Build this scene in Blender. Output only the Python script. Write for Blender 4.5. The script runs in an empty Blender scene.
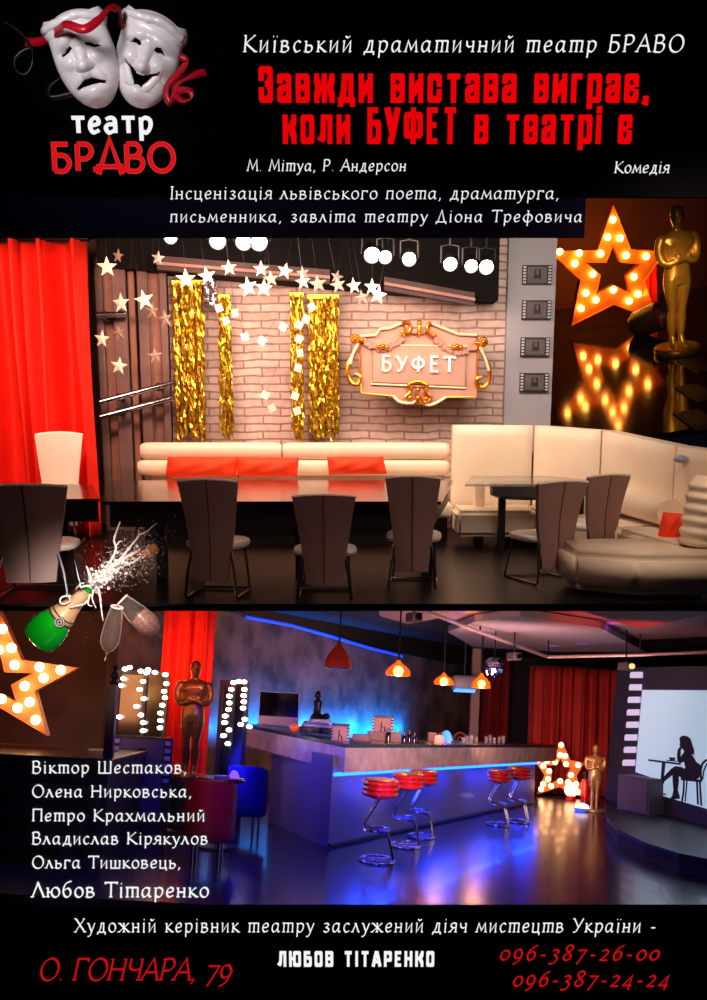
import bpy, bmesh, math, random
from mathutils import Matrix, Vector, noise
random.seed(7)
scene = bpy.context.scene
col = scene.collection
PI = math.pi
FPX = 1000.0          # focal length in pixels of the 707x1000 frame
ROW0 = 600.0          # row of the optical axis
CX = 353.5
EYE = 1.67

# ------------------------------------------------------------------ rooms
def cam_rot(h, roll=0.0):
    """camera orientation in a room whose horizon lies at row h"""
    a = math.atan2(ROW0 - h, FPX)          # pitch down
    return Matrix.Rotation(PI/2 - a, 4, 'X') @ Matrix.Rotation(roll, 4, 'Z')

class Room:
    def __init__(self, horizon, eye, roll=0.0):
        self.eye = eye
        self.Rl = cam_rot(horizon, roll)
        self.M = Matrix.Translation((0, 0, EYE)) @ cam_rot(400) @ self.Rl.inverted() @ Matrix.Translation((0, 0, -eye))
    def ray(self, px, py):
        return (self.Rl.to_3x3() @ Vector((px - CX, ROW0 - py, -FPX)))
    def floor(self, px, py, z=0.0):
        r = self.ray(px, py); t = (z - self.eye) / r.z
        return Vector((r.x*t, r.y*t, z))
    def at(self, px, py, d):
        r = self.ray(px, py); t = d / r.y
        return Vector((r.x*t, d, self.eye + r.z*t))
    def plane(self, px, py, P, Q):
        r = self.ray(px, py)
        nx, ny = -(Q[1]-P[1]), (Q[0]-P[0])
        t = (nx*P[0] + ny*P[1]) / (nx*r.x + ny*r.y)
        return Vector((r.x*t, r.y*t, self.eye + r.z*t))

U = Room(400, EYE)                  # the stage room above
L = Room(704, 1.6, math.radians(3.0))   # the bar room below
N = Room(113, 5.2, math.radians(-9.0))                   # the raked display niche

# ------------------------------------------------------------------ materials
def lin(c):
    return tuple(((x/255)/12.92 if x/255 <= .04045 else ((x/255+.055)/1.055)**2.4) for x in c) + (1,)
MATS = {}
def mat(name, rgb, rough=.5, metal=0, emit=0, ecol=None, alpha=1, noise_=None, bump=0, coat=0, spec=.5, trans=0):
    if name in MATS: return MATS[name]
    m = bpy.data.materials.new(name); m.use_nodes = True
    nt = m.node_tree; b = nt.nodes['Principled BSDF']
    c = lin(rgb)
    b.inputs['Base Color'].default_value = c
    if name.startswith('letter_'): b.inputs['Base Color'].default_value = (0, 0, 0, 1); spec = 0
    b.inputs['Roughness'].default_value = rough
    b.inputs['Metallic'].default_value = metal
    b.inputs['Alpha'].default_value = alpha
    b.inputs['Coat Weight'].default_value = coat
    b.inputs['Specular IOR Level'].default_value = spec
    b.inputs['Transmission Weight'].default_value = trans
    if emit:
        b.inputs['Emission Color'].default_value = lin(ecol or rgb)
        b.inputs['Emission Strength'].default_value = emit
    sc, rgb2, amt = noise_ if noise_ else (6, tuple(int(x*.8) for x in rgb), .35)
    if not emit:
        tc = nt.nodes.new('ShaderNodeTexCoord'); n = nt.nodes.new('ShaderNodeTexNoise')
        n.inputs['Scale'].default_value = sc; n.inputs['Detail'].default_value = 5
        mp = nt.nodes.new('ShaderNodeMapRange'); mp.inputs[1].default_value = .35; mp.inputs[2].default_value = .65; mp.inputs[4].default_value = amt
        mx = nt.nodes.new('ShaderNodeMix'); mx.data_type = 'RGBA'
        mx.inputs[6].default_value = c; mx.inputs[7].default_value = lin(rgb2)
        nt.links.new(tc.outputs['Object'], n.inputs['Vector']); nt.links.new(n.outputs['Fac'], mp.inputs[0])
        nt.links.new(mp.outputs[0], mx.inputs[0]); nt.links.new(mx.outputs[2], b.inputs['Base Color'])
        if bump:
            bp = nt.nodes.new('ShaderNodeBump'); bp.inputs['Strength'].default_value = bump; bp.inputs['Distance'].default_value = .03
            nt.links.new(n.outputs['Fac'], bp.inputs['Height']); nt.links.new(bp.outputs[0], b.inputs['Normal'])
    MATS[name] = m
    return m

def brick_mat(name, c1, c2, mortar, scale=1.0, rough=.85, bump=.6, axis='XZ', bw=.62, rh=.2):
    m = bpy.data.materials.new(name); m.use_nodes = True
    nt = m.node_tree; b = nt.nodes['Principled BSDF']; b.inputs['Roughness'].default_value = rough
    tc = nt.nodes.new('ShaderNodeTexCoord'); sp = nt.nodes.new('ShaderNodeSeparateXYZ'); cb = nt.nodes.new('ShaderNodeCombineXYZ')
    nt.links.new(tc.outputs['Object'], sp.inputs[0]); nt.links.new(sp.outputs[0], cb.inputs[0]); nt.links.new(sp.outputs[2], cb.inputs[1])
    ns = nt.nodes.new('ShaderNodeTexNoise'); ns.inputs['Scale'].default_value = 3; nt.links.new(cb.outputs[0], ns.inputs['Vector'])
    ad = nt.nodes.new('ShaderNodeMixRGB'); ad.blend_type = 'ADD'; ad.inputs[0].default_value = .06
    nt.links.new(cb.outputs[0], ad.inputs[1]); nt.links.new(ns.outputs['Color'], ad.inputs[2])
    br = nt.nodes.new('ShaderNodeTexBrick'); br.inputs['Scale'].default_value = scale
    br.inputs['Brick Width'].default_value = bw; br.inputs['Row Height'].default_value = rh
    br.inputs['Mortar Size'].default_value = .012; br.inputs['Bias'].default_value = -.2
    br.inputs['Color1'].default_value = lin(c1); br.inputs['Color2'].default_value = lin(c2); br.inputs['Mortar'].default_value = lin(mortar)
    nt.links.new(ad.outputs[0], br.inputs['Vector'])
    n2 = nt.nodes.new('ShaderNodeTexNoise'); n2.inputs['Scale'].default_value = 9; n2.inputs['Detail'].default_value = 6
    nt.links.new(cb.outputs[0], n2.inputs['Vector'])
    ov = nt.nodes.new('ShaderNodeMixRGB'); ov.blend_type = 'OVERLAY'; ov.inputs[0].default_value = .45
    nt.links.new(br.outputs['Color'], ov.inputs[1]); nt.links.new(n2.outputs['Fac'], ov.inputs[2])
    nt.links.new(ov.outputs[0], b.inputs['Base Color'])
    bp = nt.nodes.new('ShaderNodeBump'); bp.inputs['Strength'].default_value = bump; bp.inputs['Distance'].default_value = .05
    nt.links.new(ov.outputs[0], bp.inputs['Height']); nt.links.new(bp.outputs[0], b.inputs['Normal'])
    MATS[name] = m
    return m

# ------------------------------------------------------------------ mesh builder
class MB:
    def __init__(self): self.v = []; self.f = []
    def add(self, vs, fs, X=None):
        o = len(self.v)
        self.v += [tuple(X @ Vector(p)) if X else tuple(p) for p in vs]
        self.f += [tuple(i+o for i in f) for f in fs]
        return self
    def box(self, a, b, X=None, bev=0.0):
        (x0, y0, z0), (x1, y1, z1) = a, b
        x0, x1 = min(x0, x1), max(x0, x1); y0, y1 = min(y0, y1), max(y0, y1); z0, z1 = min(z0, z1), max(z0, z1)
        if bev <= 0:
            vs = [(x0,y0,z0),(x1,y0,z0),(x1,y1,z0),(x0,y1,z0),(x0,y0,z1),(x1,y0,z1),(x1,y1,z1),(x0,y1,z1)]
            return self.add(vs, [(0,3,2,1),(4,5,6,7),(0,1,5,4),(1,2,6,5),(2,3,7,6),(3,0,4,7)], X)
        bm = bmesh.new(); bmesh.ops.create_cube(bm, size=1)
        for v in bm.verts: v.co = Vector(((x0+x1)/2+v.co.x*(x1-x0), (y0+y1)/2+v.co.y*(y1-y0), (z0+z1)/2+v.co.z*(z1-z0)))
        bev = min(bev, (x1-x0)*.49, (y1-y0)*.49, (z1-z0)*.49)
        bmesh.ops.bevel(bm, geom=bm.edges[:], offset=bev, segments=3, affect='EDGES', profile=.5)
        bm.verts.index_update()
        self.add([v.co.copy() for v in bm.verts], [[v.index for v in f.verts] for f in bm.faces], X); bm.free()
        return self
    def tube(self, pts, r, n=8, closed=False, X=None, rs=None):
        pts = [Vector(p) for p in pts]; m = len(pts); vs = []; fs = []
        up = None
        for i, p in enumerate(pts):
            if closed: d = pts[(i+1) % m] - pts[i-1]
            else: d = pts[min(i+1, m-1)] - pts[max(i-1, 0)]
            if d.length < 1e-9: d = Vector((0, 0, 1))
            d.normalize()
            if up is None:
                up = Vector((0, 0, 1)) if abs(d.z) < .9 else Vector((1, 0, 0))
            s = d.cross(up); 
            if s.length < 1e-6: s = d.cross(Vector((0, 1, 0)))
            s.normalize(); up = s.cross(d).normalized()
            rr = rs[i] if rs else r
            for k in range(n):
                a = 2*PI*k/n; vs.append(p + s*math.cos(a)*rr + up*math.sin(a)*rr)
        for i in range(m if closed else m-1):
            for k in range(n):
                a, b = i*n+k, i*n+(k+1) % n; c, e = ((i+1) % m)*n+(k+1) % n, ((i+1) % m)*n+k
                fs.append((a, b, c, e))
        if not closed: fs.append(tuple(range(n))[::-1]); fs.append(tuple((m-1)*n+k for k in range(n)))
        return self.add(vs, fs, X)
    def cyl(self, a, b, r, r2=None, n=16, X=None):
        return self.tube([a, b], r, n, X=X, rs=[r, r if r2 is None else r2])
    def lathe(self, prof, n=24, X=None, sx=1, sy=1):
        vs = []; fs = []
        for r, z in prof:
            for k in range(n):
                a = 2*PI*k/n; vs.append((r*math.cos(a)*sx, r*math.sin(a)*sy, z))
        for i in range(len(prof)-1):
            for k in range(n): fs.append((i*n+k, i*n+(k+1) % n, (i+1)*n+(k+1) % n, (i+1)*n+k))
        if prof[0][0] > 1e-5: fs.append(tuple(range(n))[::-1])
        if prof[-1][0] > 1e-5: fs.append(tuple((len(prof)-1)*n+k for k in range(n)))
        return self.add(vs, fs, X)
    def ball(self, c, r, n=12, sx=1, sy=1, sz=1, X=None):
        h = n//2+1
        prof = [(math.sin(PI*i/h)*r, -math.cos(PI*i/h)*r*sz) for i in range(h+1)]
        T = Matrix.Translation(c)
        return self.lathe([(max(p, 1e-6), z) for p, z in prof], n, (X @ T) if X else T, sx, sy)
    def prism(self, pts, n0, n1):
        """pts: 3D polygon; extruded from offset vector n0 to n1"""
        k = len(pts); n0 = Vector(n0); n1 = Vector(n1)
        vs = [Vector(p)+n0 for p in pts] + [Vector(p)+n1 for p in pts]
        fs = [tuple(range(k))[::-1], tuple(range(k, 2*k))] + [(i, (i+1) % k, k+(i+1) % k, k+i) for i in range(k)]
        return self.add(vs, fs)
    def ring(self, outer, inner, n0, n1):
        """flat frame between two loops with equal counts, with thickness"""
        k = len(outer); n0 = Vector(n0); n1 = Vector(n1)
        vs = [Vector(p)+n0 for p in outer]+[Vector(p)+n0 for p in inner]+[Vector(p)+n1 for p in outer]+[Vector(p)+n1 for p in inner]
        fs = []
        for i in range(k):
            j = (i+1) % k
            fs += [(i, j, k+j, k+i), (2*k+i, 3*k+i, 3*k+j, 2*k+j), (i, 2*k+i, 2*k+j, j), (k+i, k+j, 3*k+j, 3*k+i)]
        return self.add(vs, fs)
    def grid(self, nu, nv, fn, drop=None):
        vs = [fn(i/(nu-1), j/(nv-1)) for j in range(nv) for i in range(nu)]
        fs = []
        for j in range(nv-1):
            for i in range(nu-1):
                if drop and drop((i+.5)/(nu-1), (j+.5)/(nv-1)): continue
                fs.append((j*nu+i, j*nu+i+1, (j+1)*nu+i+1, (j+1)*nu+i))
        return self.add(vs, fs)
    def build(self, name, m, parent=None, smooth=False, base=None, fix=True):
        me = bpy.data.meshes.new(name)
        vs = self.v
        if base is not None: vs = [(p[0]-base[0], p[1]-base[1], p[2]-base[2]) for p in vs]
        me.from_pydata(vs, [], self.f); me.validate()
        if fix:
            bm = bmesh.new(); bm.from_mesh(me); bmesh.ops.recalc_face_normals(bm, faces=bm.faces[:]); bm.to_mesh(me); bm.free()
        me.materials.append(m)
        if smooth:
            for p in me.polygons: p.use_smooth = True
            if smooth != 2:
                me.set_sharp_from_angle(angle=math.radians(42))
        o = bpy.data.objects.new(name, me); col.objects.link(o)
        if parent: o.parent = parent
        return o

def place(o, room, loc, rz=0, sc=(1, 1, 1), rot=None):
    if not hasattr(sc, '__len__'): sc = (sc, sc, sc)
    X = Matrix.Translation(loc) @ (rot if rot is not None else Matrix.Rotation(rz, 4, 'Z')) @ Matrix.Diagonal((*sc, 1))
    o.matrix_basis = room.M @ X
    return o
def tag(o, label, cat, group=None, kind=None):
    o['label'] = label; o['category'] = cat
    if group: o['group'] = group
    if kind: o['kind'] = kind
    return o
def thing(name, label, cat, room, loc, rz=0, sc=(1, 1, 1), group=None, rot=None):
    o = bpy.data.objects.new(name, None); col.objects.link(o); o.empty_display_size = .1
    place(o, room, loc, rz, sc, rot); return tag(o, label, cat, group)
def solo(mb, name, m, label, cat, room, base, group=None, smooth=False, kind=None):
    """one-mesh thing whose mesh is written in room coordinates"""
    o = mb.build(name, m, None, smooth, base); place(o, room, base); return tag(o, label, cat, group, kind)
def struct(mb, name, m, room, label=None, smooth=False):
    o = mb.build(name, m, None, smooth); place(o, room, (0, 0, 0)); o['kind'] = 'structure'
    if label: o['label'] = label
    return o
def copy_thing(src, room, loc, rz=0, sc=(1, 1, 1), label=None, rot=None):
    r = src.copy(); col.objects.link(r); place(r, room, loc, rz, sc, rot)
    if label: r['label'] = label
    for ch in list(src.children):
        c = ch.copy(); col.objects.link(c); c.parent = r
        for g in list(ch.children):
            d = g.copy(); col.objects.link(d); d.parent = c
    return r
def light(kind, room, loc, energy, rgb, size=.1, target=None, spot=60, blend=.5, sy=None, name='lamp', spread=None):
    l = bpy.data.lights.new(name, kind); l.energy = energy; l.color = lin(rgb)[:3]
    if spread: l.spread = spread
    if kind == 'AREA':
        l.size = size
        if sy: l.shape = 'RECTANGLE'; l.size_y = sy
    else: l.shadow_soft_size = size
    if kind == 'SPOT': l.spot_size = math.radians(spot); l.spot_blend = blend
    o = bpy.data.objects.new(name, l); col.objects.link(o)
    R = Matrix.Identity(4)
    if target is not None:
        R = (Vector(target)-Vector(loc)).to_track_quat('-Z', 'Y').to_matrix().to_4x4()
    o.matrix_basis = room.M @ Matrix.Translation(loc) @ R
    return o

# ------------------------------------------------------------------ camera
cam = bpy.data.cameras.new('camera'); cam.sensor_fit = 'VERTICAL'; cam.sensor_height = 36; cam.sensor_width = 36*.707
cam.lens = 36.0*FPX/1000; cam.shift_y = (ROW0-500)/1000; cam.clip_start = .05; cam.clip_end = 200
co = bpy.data.objects.new('camera', cam); col.objects.link(co)
co.matrix_basis = Matrix.Translation((0, 0, EYE)) @ cam_rot(400)
scene.camera = co
w = bpy.data.worlds.new('world'); scene.world = w; w.use_nodes = True
w.node_tree.nodes['Background'].inputs[0].default_value = (.0015, .0015, .003, 1)
w.node_tree.nodes['Background'].inputs[1].default_value = 1
vs_ = scene.view_settings; vs_.view_transform = 'Standard'; vs_.look = 'None'; vs_.exposure = 0; vs_.gamma = 1; vs_.use_curve_mapping = False
# ------------------------------------------------------------------ lettering
def ell(cx, cy, rx, ry, n=14): return ('c', [(cx+rx*math.cos(2*PI*i/n+.4), cy+ry*math.sin(2*PI*i/n+.4)) for i in range(n)])
def S(*p): return ('s', list(p))
def Ln(*p): return ('l', list(p))
PEN = {
 ' ': (2.6, []), ',': (1.8, [Ln((.9, .5), (.9, -.1), (.3, -1.3))]), '.': (1.8, [Ln((.6, .25), (.9, .25))]), '-': (3.6, [Ln((.6, 2.4), (2.8, 2.4))]),
 'а': (4.9, [S((3.6, 4.3), (2.3, 5), (.8, 4), (.4, 1.8), (1.2, .1), (2.4, .6), (3.4, 2.2)), S((3.7, 5), (3.5, 1.3), (4, .1), (4.7, .5))]),
 'б': (4.6, [S((4.1, 8.3), (2, 7.4), (.7, 5.2), (.5, 2), (1.8, 0), (3.5, .9), (3.8, 3), (2.6, 4.6), (.9, 3.6))]),
 'в': (4.3, [Ln((.6, 0), (.6, 5)), S((.6, 5), (2.4, 4.9), (3, 3.9), (2.2, 2.8), (.8, 2.7)), S((1.6, 2.7), (3.3, 2.3), (3.6, 1), (2.4, 0), (.6, 0))]),
 'г': (3.8, [Ln((.7, 0), (.7, 5), (3.3, 5), (3.3, 4.1)), Ln((.1, 0), (1.4, 0))]),
 'ґ': (3.8, [Ln((.7, 0), (.7, 5), (3.3, 5), (3.3, 6))]),
 'д': (4.9, [Ln((.2, -1.3), (.4, 0), (4.4, 0), (4.5, -1.3)), Ln((1, 0), (1.9, 2.5), (2.2, 5), (3.5, 5), (3.5, 0))]),
 'е': (4.1, [S((.6, 2.4), (3.2, 3), (3.1, 4.6), (2, 5), (.8, 3.8), (.5, 1.8), (1.5, .1), (3.5, .9))]),
 'є': (3.9, [S((3.4, 4.2), (2.2, 5), (.8, 4), (.5, 2), (1.6, 0), (3.4, .8)), Ln((.8, 2.6), (2.8, 2.6))]),
 'ж': (6.2, [Ln((3, 0), (3, 5)), Ln((.5, 5), (2.9, 2.6), (.2, 0)), Ln((5.6, 5), (3.1, 2.6), (5.9, 0))]),
 'з': (3.9, [S((.6, 4.5), (2, 5), (3, 4), (1.5, 2.7)), S((1.5, 2.7), (3.3, 1.6), (2.2, 0), (.4, .6))]),
 'и': (4.6, [Ln((.1, 4.8), (.7, 5), (.7, .1), (3.6, 4.9), (3.6, 0), (4.3, .3))]),
 'й': (4.6, [Ln((.1, 4.8), (.7, 5), (.7, .1), (3.6, 4.9), (3.6, 0), (4.3, .3)), S((1.2, 7.2), (2.1, 6.4), (3.1, 7.2))]),
 'і': (2.1, [Ln((.3, 4.7), (.9, 5), (.9, 0), (1.5, .1)), Ln((.7, 7), (1.1, 7))]),
 'ї': (2.3, [Ln((.4, 4.7), (1, 5), (1, 0), (1.6, .1)), Ln((0, 7), (.3, 7)), Ln((1.7, 7), (2, 7))]),
 'к': (4.2, [Ln((.7, 0), (.7, 5)), Ln((3.4, 5), (.9, 2.6), (4, 0))]),
 'л': (4.3, [Ln((.2, 0), (2.1, 5)), Ln((1.8, 5), (3.5, .4), (4.2, .1))]),
 'м': (5.9, [Ln((.3, 0), (1.2, 5), (2.9, 1), (4.7, 5), (5.3, 0))]),
 'н': (4.6, [Ln((.7, 0), (.7, 5)), Ln((3.6, 0), (3.6, 5)), Ln((.7, 2.6), (3.6, 2.6))]),
 'о': (4.5, [ell(2.2, 2.5, 1.8, 2.5)]),
 'п': (4.6, [Ln((.7, 0), (.7, 5), (3.7, 5), (3.7, 0))]),
 'р': (4.6, [Ln((.8, -2.6), (.8, 5)), S((.8, 3.8), (2, 5), (3.7, 4.3), (3.9, 2.2), (2.6, 0), (.8, .8))]),
 'с': (3.8, [S((3.3, 4.3), (2.1, 5), (.8, 3.8), (.5, 1.9), (1.6, 0), (3.4, .8))]),
 'т': (6.4, [Ln((0, 5), (5.8, 5)), Ln((.8, 0), (.8, 5)), Ln((5.6, 5), (5.6, 0)), Ln((3.2, 5), (3.2, 0))]),
 'у': (4.2, [Ln((.4, 5), (2.2, .4)), S((3.9, 5), (2.5, .8), (1.4, -2), (.1, -2.4))]),
 'ф': (6.1, [Ln((3, -2.6), (3, 7.6)), ell(3, 2.5, 2.5, 2.5)]),
 'х': (4.2, [Ln((.4, 5), (3.8, 0)), Ln((3.6, 5), (.2, 0))]),
 'ц': (4.8, [Ln((.7, 5), (.7, 0), (4.3, 0), (4.3, -1.6)), Ln((3.6, 5), (3.6, 0))]),
 'ч': (4.4, [Ln((3.5, 0), (3.5, 5)), S((.5, 5), (.8, 2.9), (2, 2.3), (3.5, 2.9))]),
 'ш': (6.4, [Ln((.7, 5), (.7, 0), (5.6, 0), (5.6, 5)), Ln((3.15, 5), (3.15, 0))]),
 'ь': (4.2, [Ln((.7, 5), (.7, 0)), S((.7, 2.9), (2.8, 2.9), (3.5, 1.5), (2.6, 0), (.7, 0))]),
 'ю': (6.5, [Ln((.7, 0), (.7, 5)), Ln((.7, 2.6), (2.3, 2.6)), ell(4.2, 2.5, 1.8, 2.5)]),
 'я': (4.3, [Ln((3.5, 0), (3.5, 5)), S((3.5, 5), (1.5, 5), (.7, 3.8), (1.5, 2.6), (3.5, 2.5)), Ln((2.2, 2.5), (.2, 0))]),
 'А': (6, [Ln((0, 0), (3, 7.8), (5.8, 0)), Ln((1.3, 2.8), (4.7, 2.8))]),
 'Б': (5.2, [Ln((4.4, 7.6), (.8, 7.6), (.8, 0)), S((.8, 4.4), (3.4, 4.3), (4.6, 2.3), (3.4, 0), (.8, 0))]),
 'В': (5.4, [Ln((.8, 0), (.8, 7.6)), S((.8, 7.6), (3.2, 7.6), (4.2, 5.8), (3, 4.2), (.8, 4.1)), S((2, 4.1), (4.2, 3.7), (4.8, 2), (3.6, 0), (.8, 0))]),
 'Г': (4.8, [Ln((.8, 0), (.8, 7.6), (4.4, 7.6), (4.4, 6.6))]),
 'Д': (6.2, [Ln((.2, -1.3), (.2, 0), (5.8, 0), (5.8, -1.3)), Ln((1, 0), (2.9, 7.8), (4.9, 0))]),
 'Е': (4.8, [Ln((4.4, 7.6), (.8, 7.6), (.8, 0), (4.5, 0)), Ln((.8, 4), (3.8, 4))]),
 'І': (2, [Ln((1, 0), (1, 7.6)), Ln((.3, 0), (1.7, 0)), Ln((.3, 7.6), (1.7, 7.6))]),
 'К': (5.8, [Ln((.8, 0), (.8, 7.6)), Ln((5, 7.6), (1, 3.9), (5.7, 0))]),
 'Л': (5.8, [Ln((.2, 0), (2.9, 7.8)), Ln((2.6, 7.8), (5.6, 0))]),
 'М': (7.4, [Ln((.4, 0), (1.4, 7.6), (3.7, 1.2), (6, 7.6), (6.9, 0))]),
 'Н': (6.4, [Ln((.8, 0), (.8, 7.6)), Ln((5.4, 0), (5.4, 7.6)), Ln((.8, 3.9), (5.4, 3.9))]),
 'О': (7, [ell(3.5, 3.8, 3, 3.9, 18)]),
 'П': (6.2, [Ln((.8, 0), (.8, 7.6), (5.4, 7.6), (5.4, 0))]),
 'Р': (5, [Ln((.8, 0), (.8, 7.6)), S((.8, 7.6), (3.4, 7.5), (4.4, 5.6), (3.2, 3.6), (.8, 3.4))]),
 'С': (5.6, [S((5, 6.7), (3.4, 7.7), (1.2, 6.4), (.7, 3.5), (2, .5), (4, 0), (5.2, .9))]),
 'Т': (5.8, [Ln((2.9, 0), (2.9, 7.6)), Ln((.2, 6.8), (.2, 7.6), (5.6, 7.6), (5.6, 6.8))]),
 'У': (5.6, [Ln((.3, 7.6), (2.9, 2.9)), S((5.3, 7.6), (3, 2.6), (1.8, .3), (.4, 0))]),
 'Ф': (7.2, [Ln((3.6, 0), (3.6, 7.8)), ell(3.6, 4, 3, 2.4)]),
 'Х': (5.8, [Ln((.3, 7.6), (5.5, 0)), Ln((5.1, 7.6), (.2, 0))]),
 'Ч': (5.4, [Ln((4.6, 0), (4.6, 7.6)), S((.6, 7.6), (.8, 4.4), (2.6, 3.6), (4.6, 4.2))]),
 'Ш': (8.2, [Ln((.8, 7.6), (.8, 0), (7.4, 0), (7.4, 7.6)), Ln((4.1, 7.6), (4.1, 0))]),
 'Ю': (8.6, [Ln((.8, 0), (.8, 7.6)), Ln((.8, 3.9), (2.6, 3.9)), ell(5.4, 3.8, 2.8, 3.9, 18)]),
 '0': (4.6, [ell(2.2, 2.5, 1.9, 2.4)]), '2': (4.4, [S((.4, 4.4), (2, 5.3), (3.4, 4), (2.2, 1.8), (.4, 0)), Ln((.4, 0), (4, 0))]),
 '3': (4.3, [S((.5, 4.7), (2.2, 5.3), (3.4, 4), (1.6, 2.6)), S((1.6, 2.6), (3.6, 1), (2.4, -1.6), (.2, -1.8))]),
 '4': (4.8, [Ln((3.4, -1.8), (3.4, 5.2), (.3, .4), (4.4, .4))]),
 '6': (4.6, [S((4, 7.6), (1.6, 5.8), (.5, 2.6), (1.6, .1), (3.6, .8), (3.8, 3.2), (2.4, 4.4), (.8, 3.2))]),
 '7': (4.6, [Ln((.4, 5), (4.2, 5), (1.4, -2.2))]),
 '8': (4.7, [S((2.3, 4), (.9, 5.4), (1.2, 7.2), (2.8, 7.5), (3.8, 6), (2.3, 4), (.6, 2), (1.2, .3), (3, .1), (4, 1.8), (2.3, 4))]),
 '9': (4.6, [S((3.9, 3.4), (2.6, 5.3), (.8, 4.8), (.5, 2.4), (1.8, .9), (3.6, 1.8), (4, 3.4), (3, -.6), (.8, -2.2))]),
}
# heavy condensed letters: stem centres at x 0..1, y 0..1 of the letter height
def H(*p): return list(p)
HV = {
 'З': (1, 1.25, [H((0,.72),(0,.9),(.2,1),(.8,1),(1,.9),(1,.62),(.8,.53),(.4,.53)), H((.8,.53),(1,.42),(1,.1),(.8,0),(.2,0),(0,.1),(0,.32))]),
 'а': (1, 1, [H((0,.82),(0,.92),(.2,1),(.8,1),(1,.9),(1,0)), H((1,.56),(.35,.52),(0,.38),(0,.08),(.3,0),(.7,0),(1,.12))]),
 'в': (1, 1, [H((0,0),(0,1),(.8,1),(1,.9),(1,.62),(.8,.53),(0,.53)), H((.8,.53),(1,.44),(1,.1),(.8,0),(0,0))]),
 'ж': (1.7, 1, [H((.85,0),(.85,1)), H((0,1),(0,.85),(.25,.52),(.85,.52),(1.45,.52),(1.7,.85),(1.7,1)), H((0,0),(0,.2),(.25,.52)), H((1.7,0),(1.7,.2),(1.45,.52))]),
 'д': (1.15, 1, [H((1.05,0),(1.05,1),(.35,1),(.28,.45),(.05,0)), H((-.1,-.16),(-.1,0),(1.25,0),(1.25,-.16))]),
 'и': (1, 1, [H((0,1),(0,0)), H((0,.22),(1,.78)), H((1,1),(1,0))]),
 'с': (1, 1, [H((1,.68),(1,.9),(.8,1),(.2,1),(0,.9),(0,.1),(.2,0),(.8,0),(1,.1),(1,.34))]),
 'т': (1.1, 1, [H((-.15,1),(1.25,1)), H((.55,1),(.55,0))]),
 'г': (.75, 1, [H((0,0),(0,1),(.9,1))]),
 'р': (1, 1, [H((0,-.26),(0,1),(.8,1),(1,.9),(1,.1),(.8,0),(0,0))]),
 'є': (1, 1, [H((1,.68),(1,.9),(.8,1),(.2,1),(0,.9),(0,.1),(.2,0),(.8,0),(1,.1),(1,.34)), H((0,.52),(.8,.52))]),
 'е': (1, 1, [H((1,.3),(1,.1),(.8,0),(.2,0),(0,.1),(0,.9),(.2,1),(.8,1),(1,.9),(1,.5),(0,.5))]),
 'к': (1, 1, [H((0,0),(0,1)), H((0,.52),(.7,.56),(1,.85),(1,1)), H((.7,.52),(1,.2),(1,0))]),
 'о': (1, 1, [H((.2,1),(.8,1),(1,.9),(1,.1),(.8,0),(.2,0),(0,.1),(0,.9),(.2,1))]),
 'л': (1.05, 1, [H((1.05,0),(1.05,1),(.3,1),(.25,.2),(-.05,0))]),
 'і': (0, 1, [H((0,0),(0,1)), H((0,1.3),(0,1.36))]),
 ',': (.1, 1, [H((.1,.06),(.1,-.08),(-.02,-.2))]), ' ': (.45, 1, []),
 'Б': (1, 1.25, [H((.95,1),(0,1),(0,0),(.8,0),(1,.1),(1,.5),(.8,.6),(0,.6))]),
 'У': (1.1, 1.25, [H((0,1),(.5,.32)), H((1.1,1),(.6,.25),(.4,0),(.05,0))]),
 'Ф': (1.6, 1.25, [H((.8,0),(.8,1)), H((.2,.85),(1.4,.85),(1.6,.75),(1.6,.28),(1.4,.18),(.2,.18),(0,.28),(0,.75),(.2,.85))]),
 'Е': (.8, 1.25, [H((.95,1),(0,1),(0,0),(.95,0)), H((0,.52),(.8,.52))]),
 'Т': (1.1, 1.25, [H((-.1,1),(1.2,1)), H((.55,1),(.55,0))]),
 'Л': (1.1, 1.25, [H((1.1,0),(1.1,1),(.35,1),(.25,.2),(-.05,0))]),
 'Ю': (1.75, 1.25, [H((0,0),(0,1)), H((0,.52),(.75,.52)), H((.95,1),(1.55,1),(1.75,.9),(1.75,.1),(1.55,0),(.95,0),(.75,.1),(.75,.9),(.95,1))]),
 'О': (1, 1.25, [H((.2,1),(.8,1),(1,.9),(1,.1),(.8,0),(.2,0),(0,.1),(0,.9),(.2,1))]),
 'В': (1, 1.25, [H((0,0),(0,1),(.8,1),(1,.9),(1,.62),(.8,.53),(0,.53)), H((.8,.53),(1,.44),(1,.1),(.8,0),(0,0))]),
 'І': (0, 1.25, [H((0,0),(0,1))]),
 'А': (1.2, 1.25, [H((0,0),(.5,1),(.7,1),(1.2,0)), H((.2,.28),(1,.28))]),
 'Р': (1, 1.25, [H((0,0),(0,1),(.8,1),(1,.9),(1,.5),(.8,.4),(0,.4))]),
 'Н': (1, 1.25, [H((0,0),(0,1)), H((1,0),(1,1)), H((0,.52),(1,.52))]),
 'К': (1.05, 1.25, [H((0,0),(0,1)), H((0,.52),(.7,.56),(1.05,.9),(1.05,1)), H((.7,.52),(1.05,.15),(1.05,0))]),
}
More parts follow.
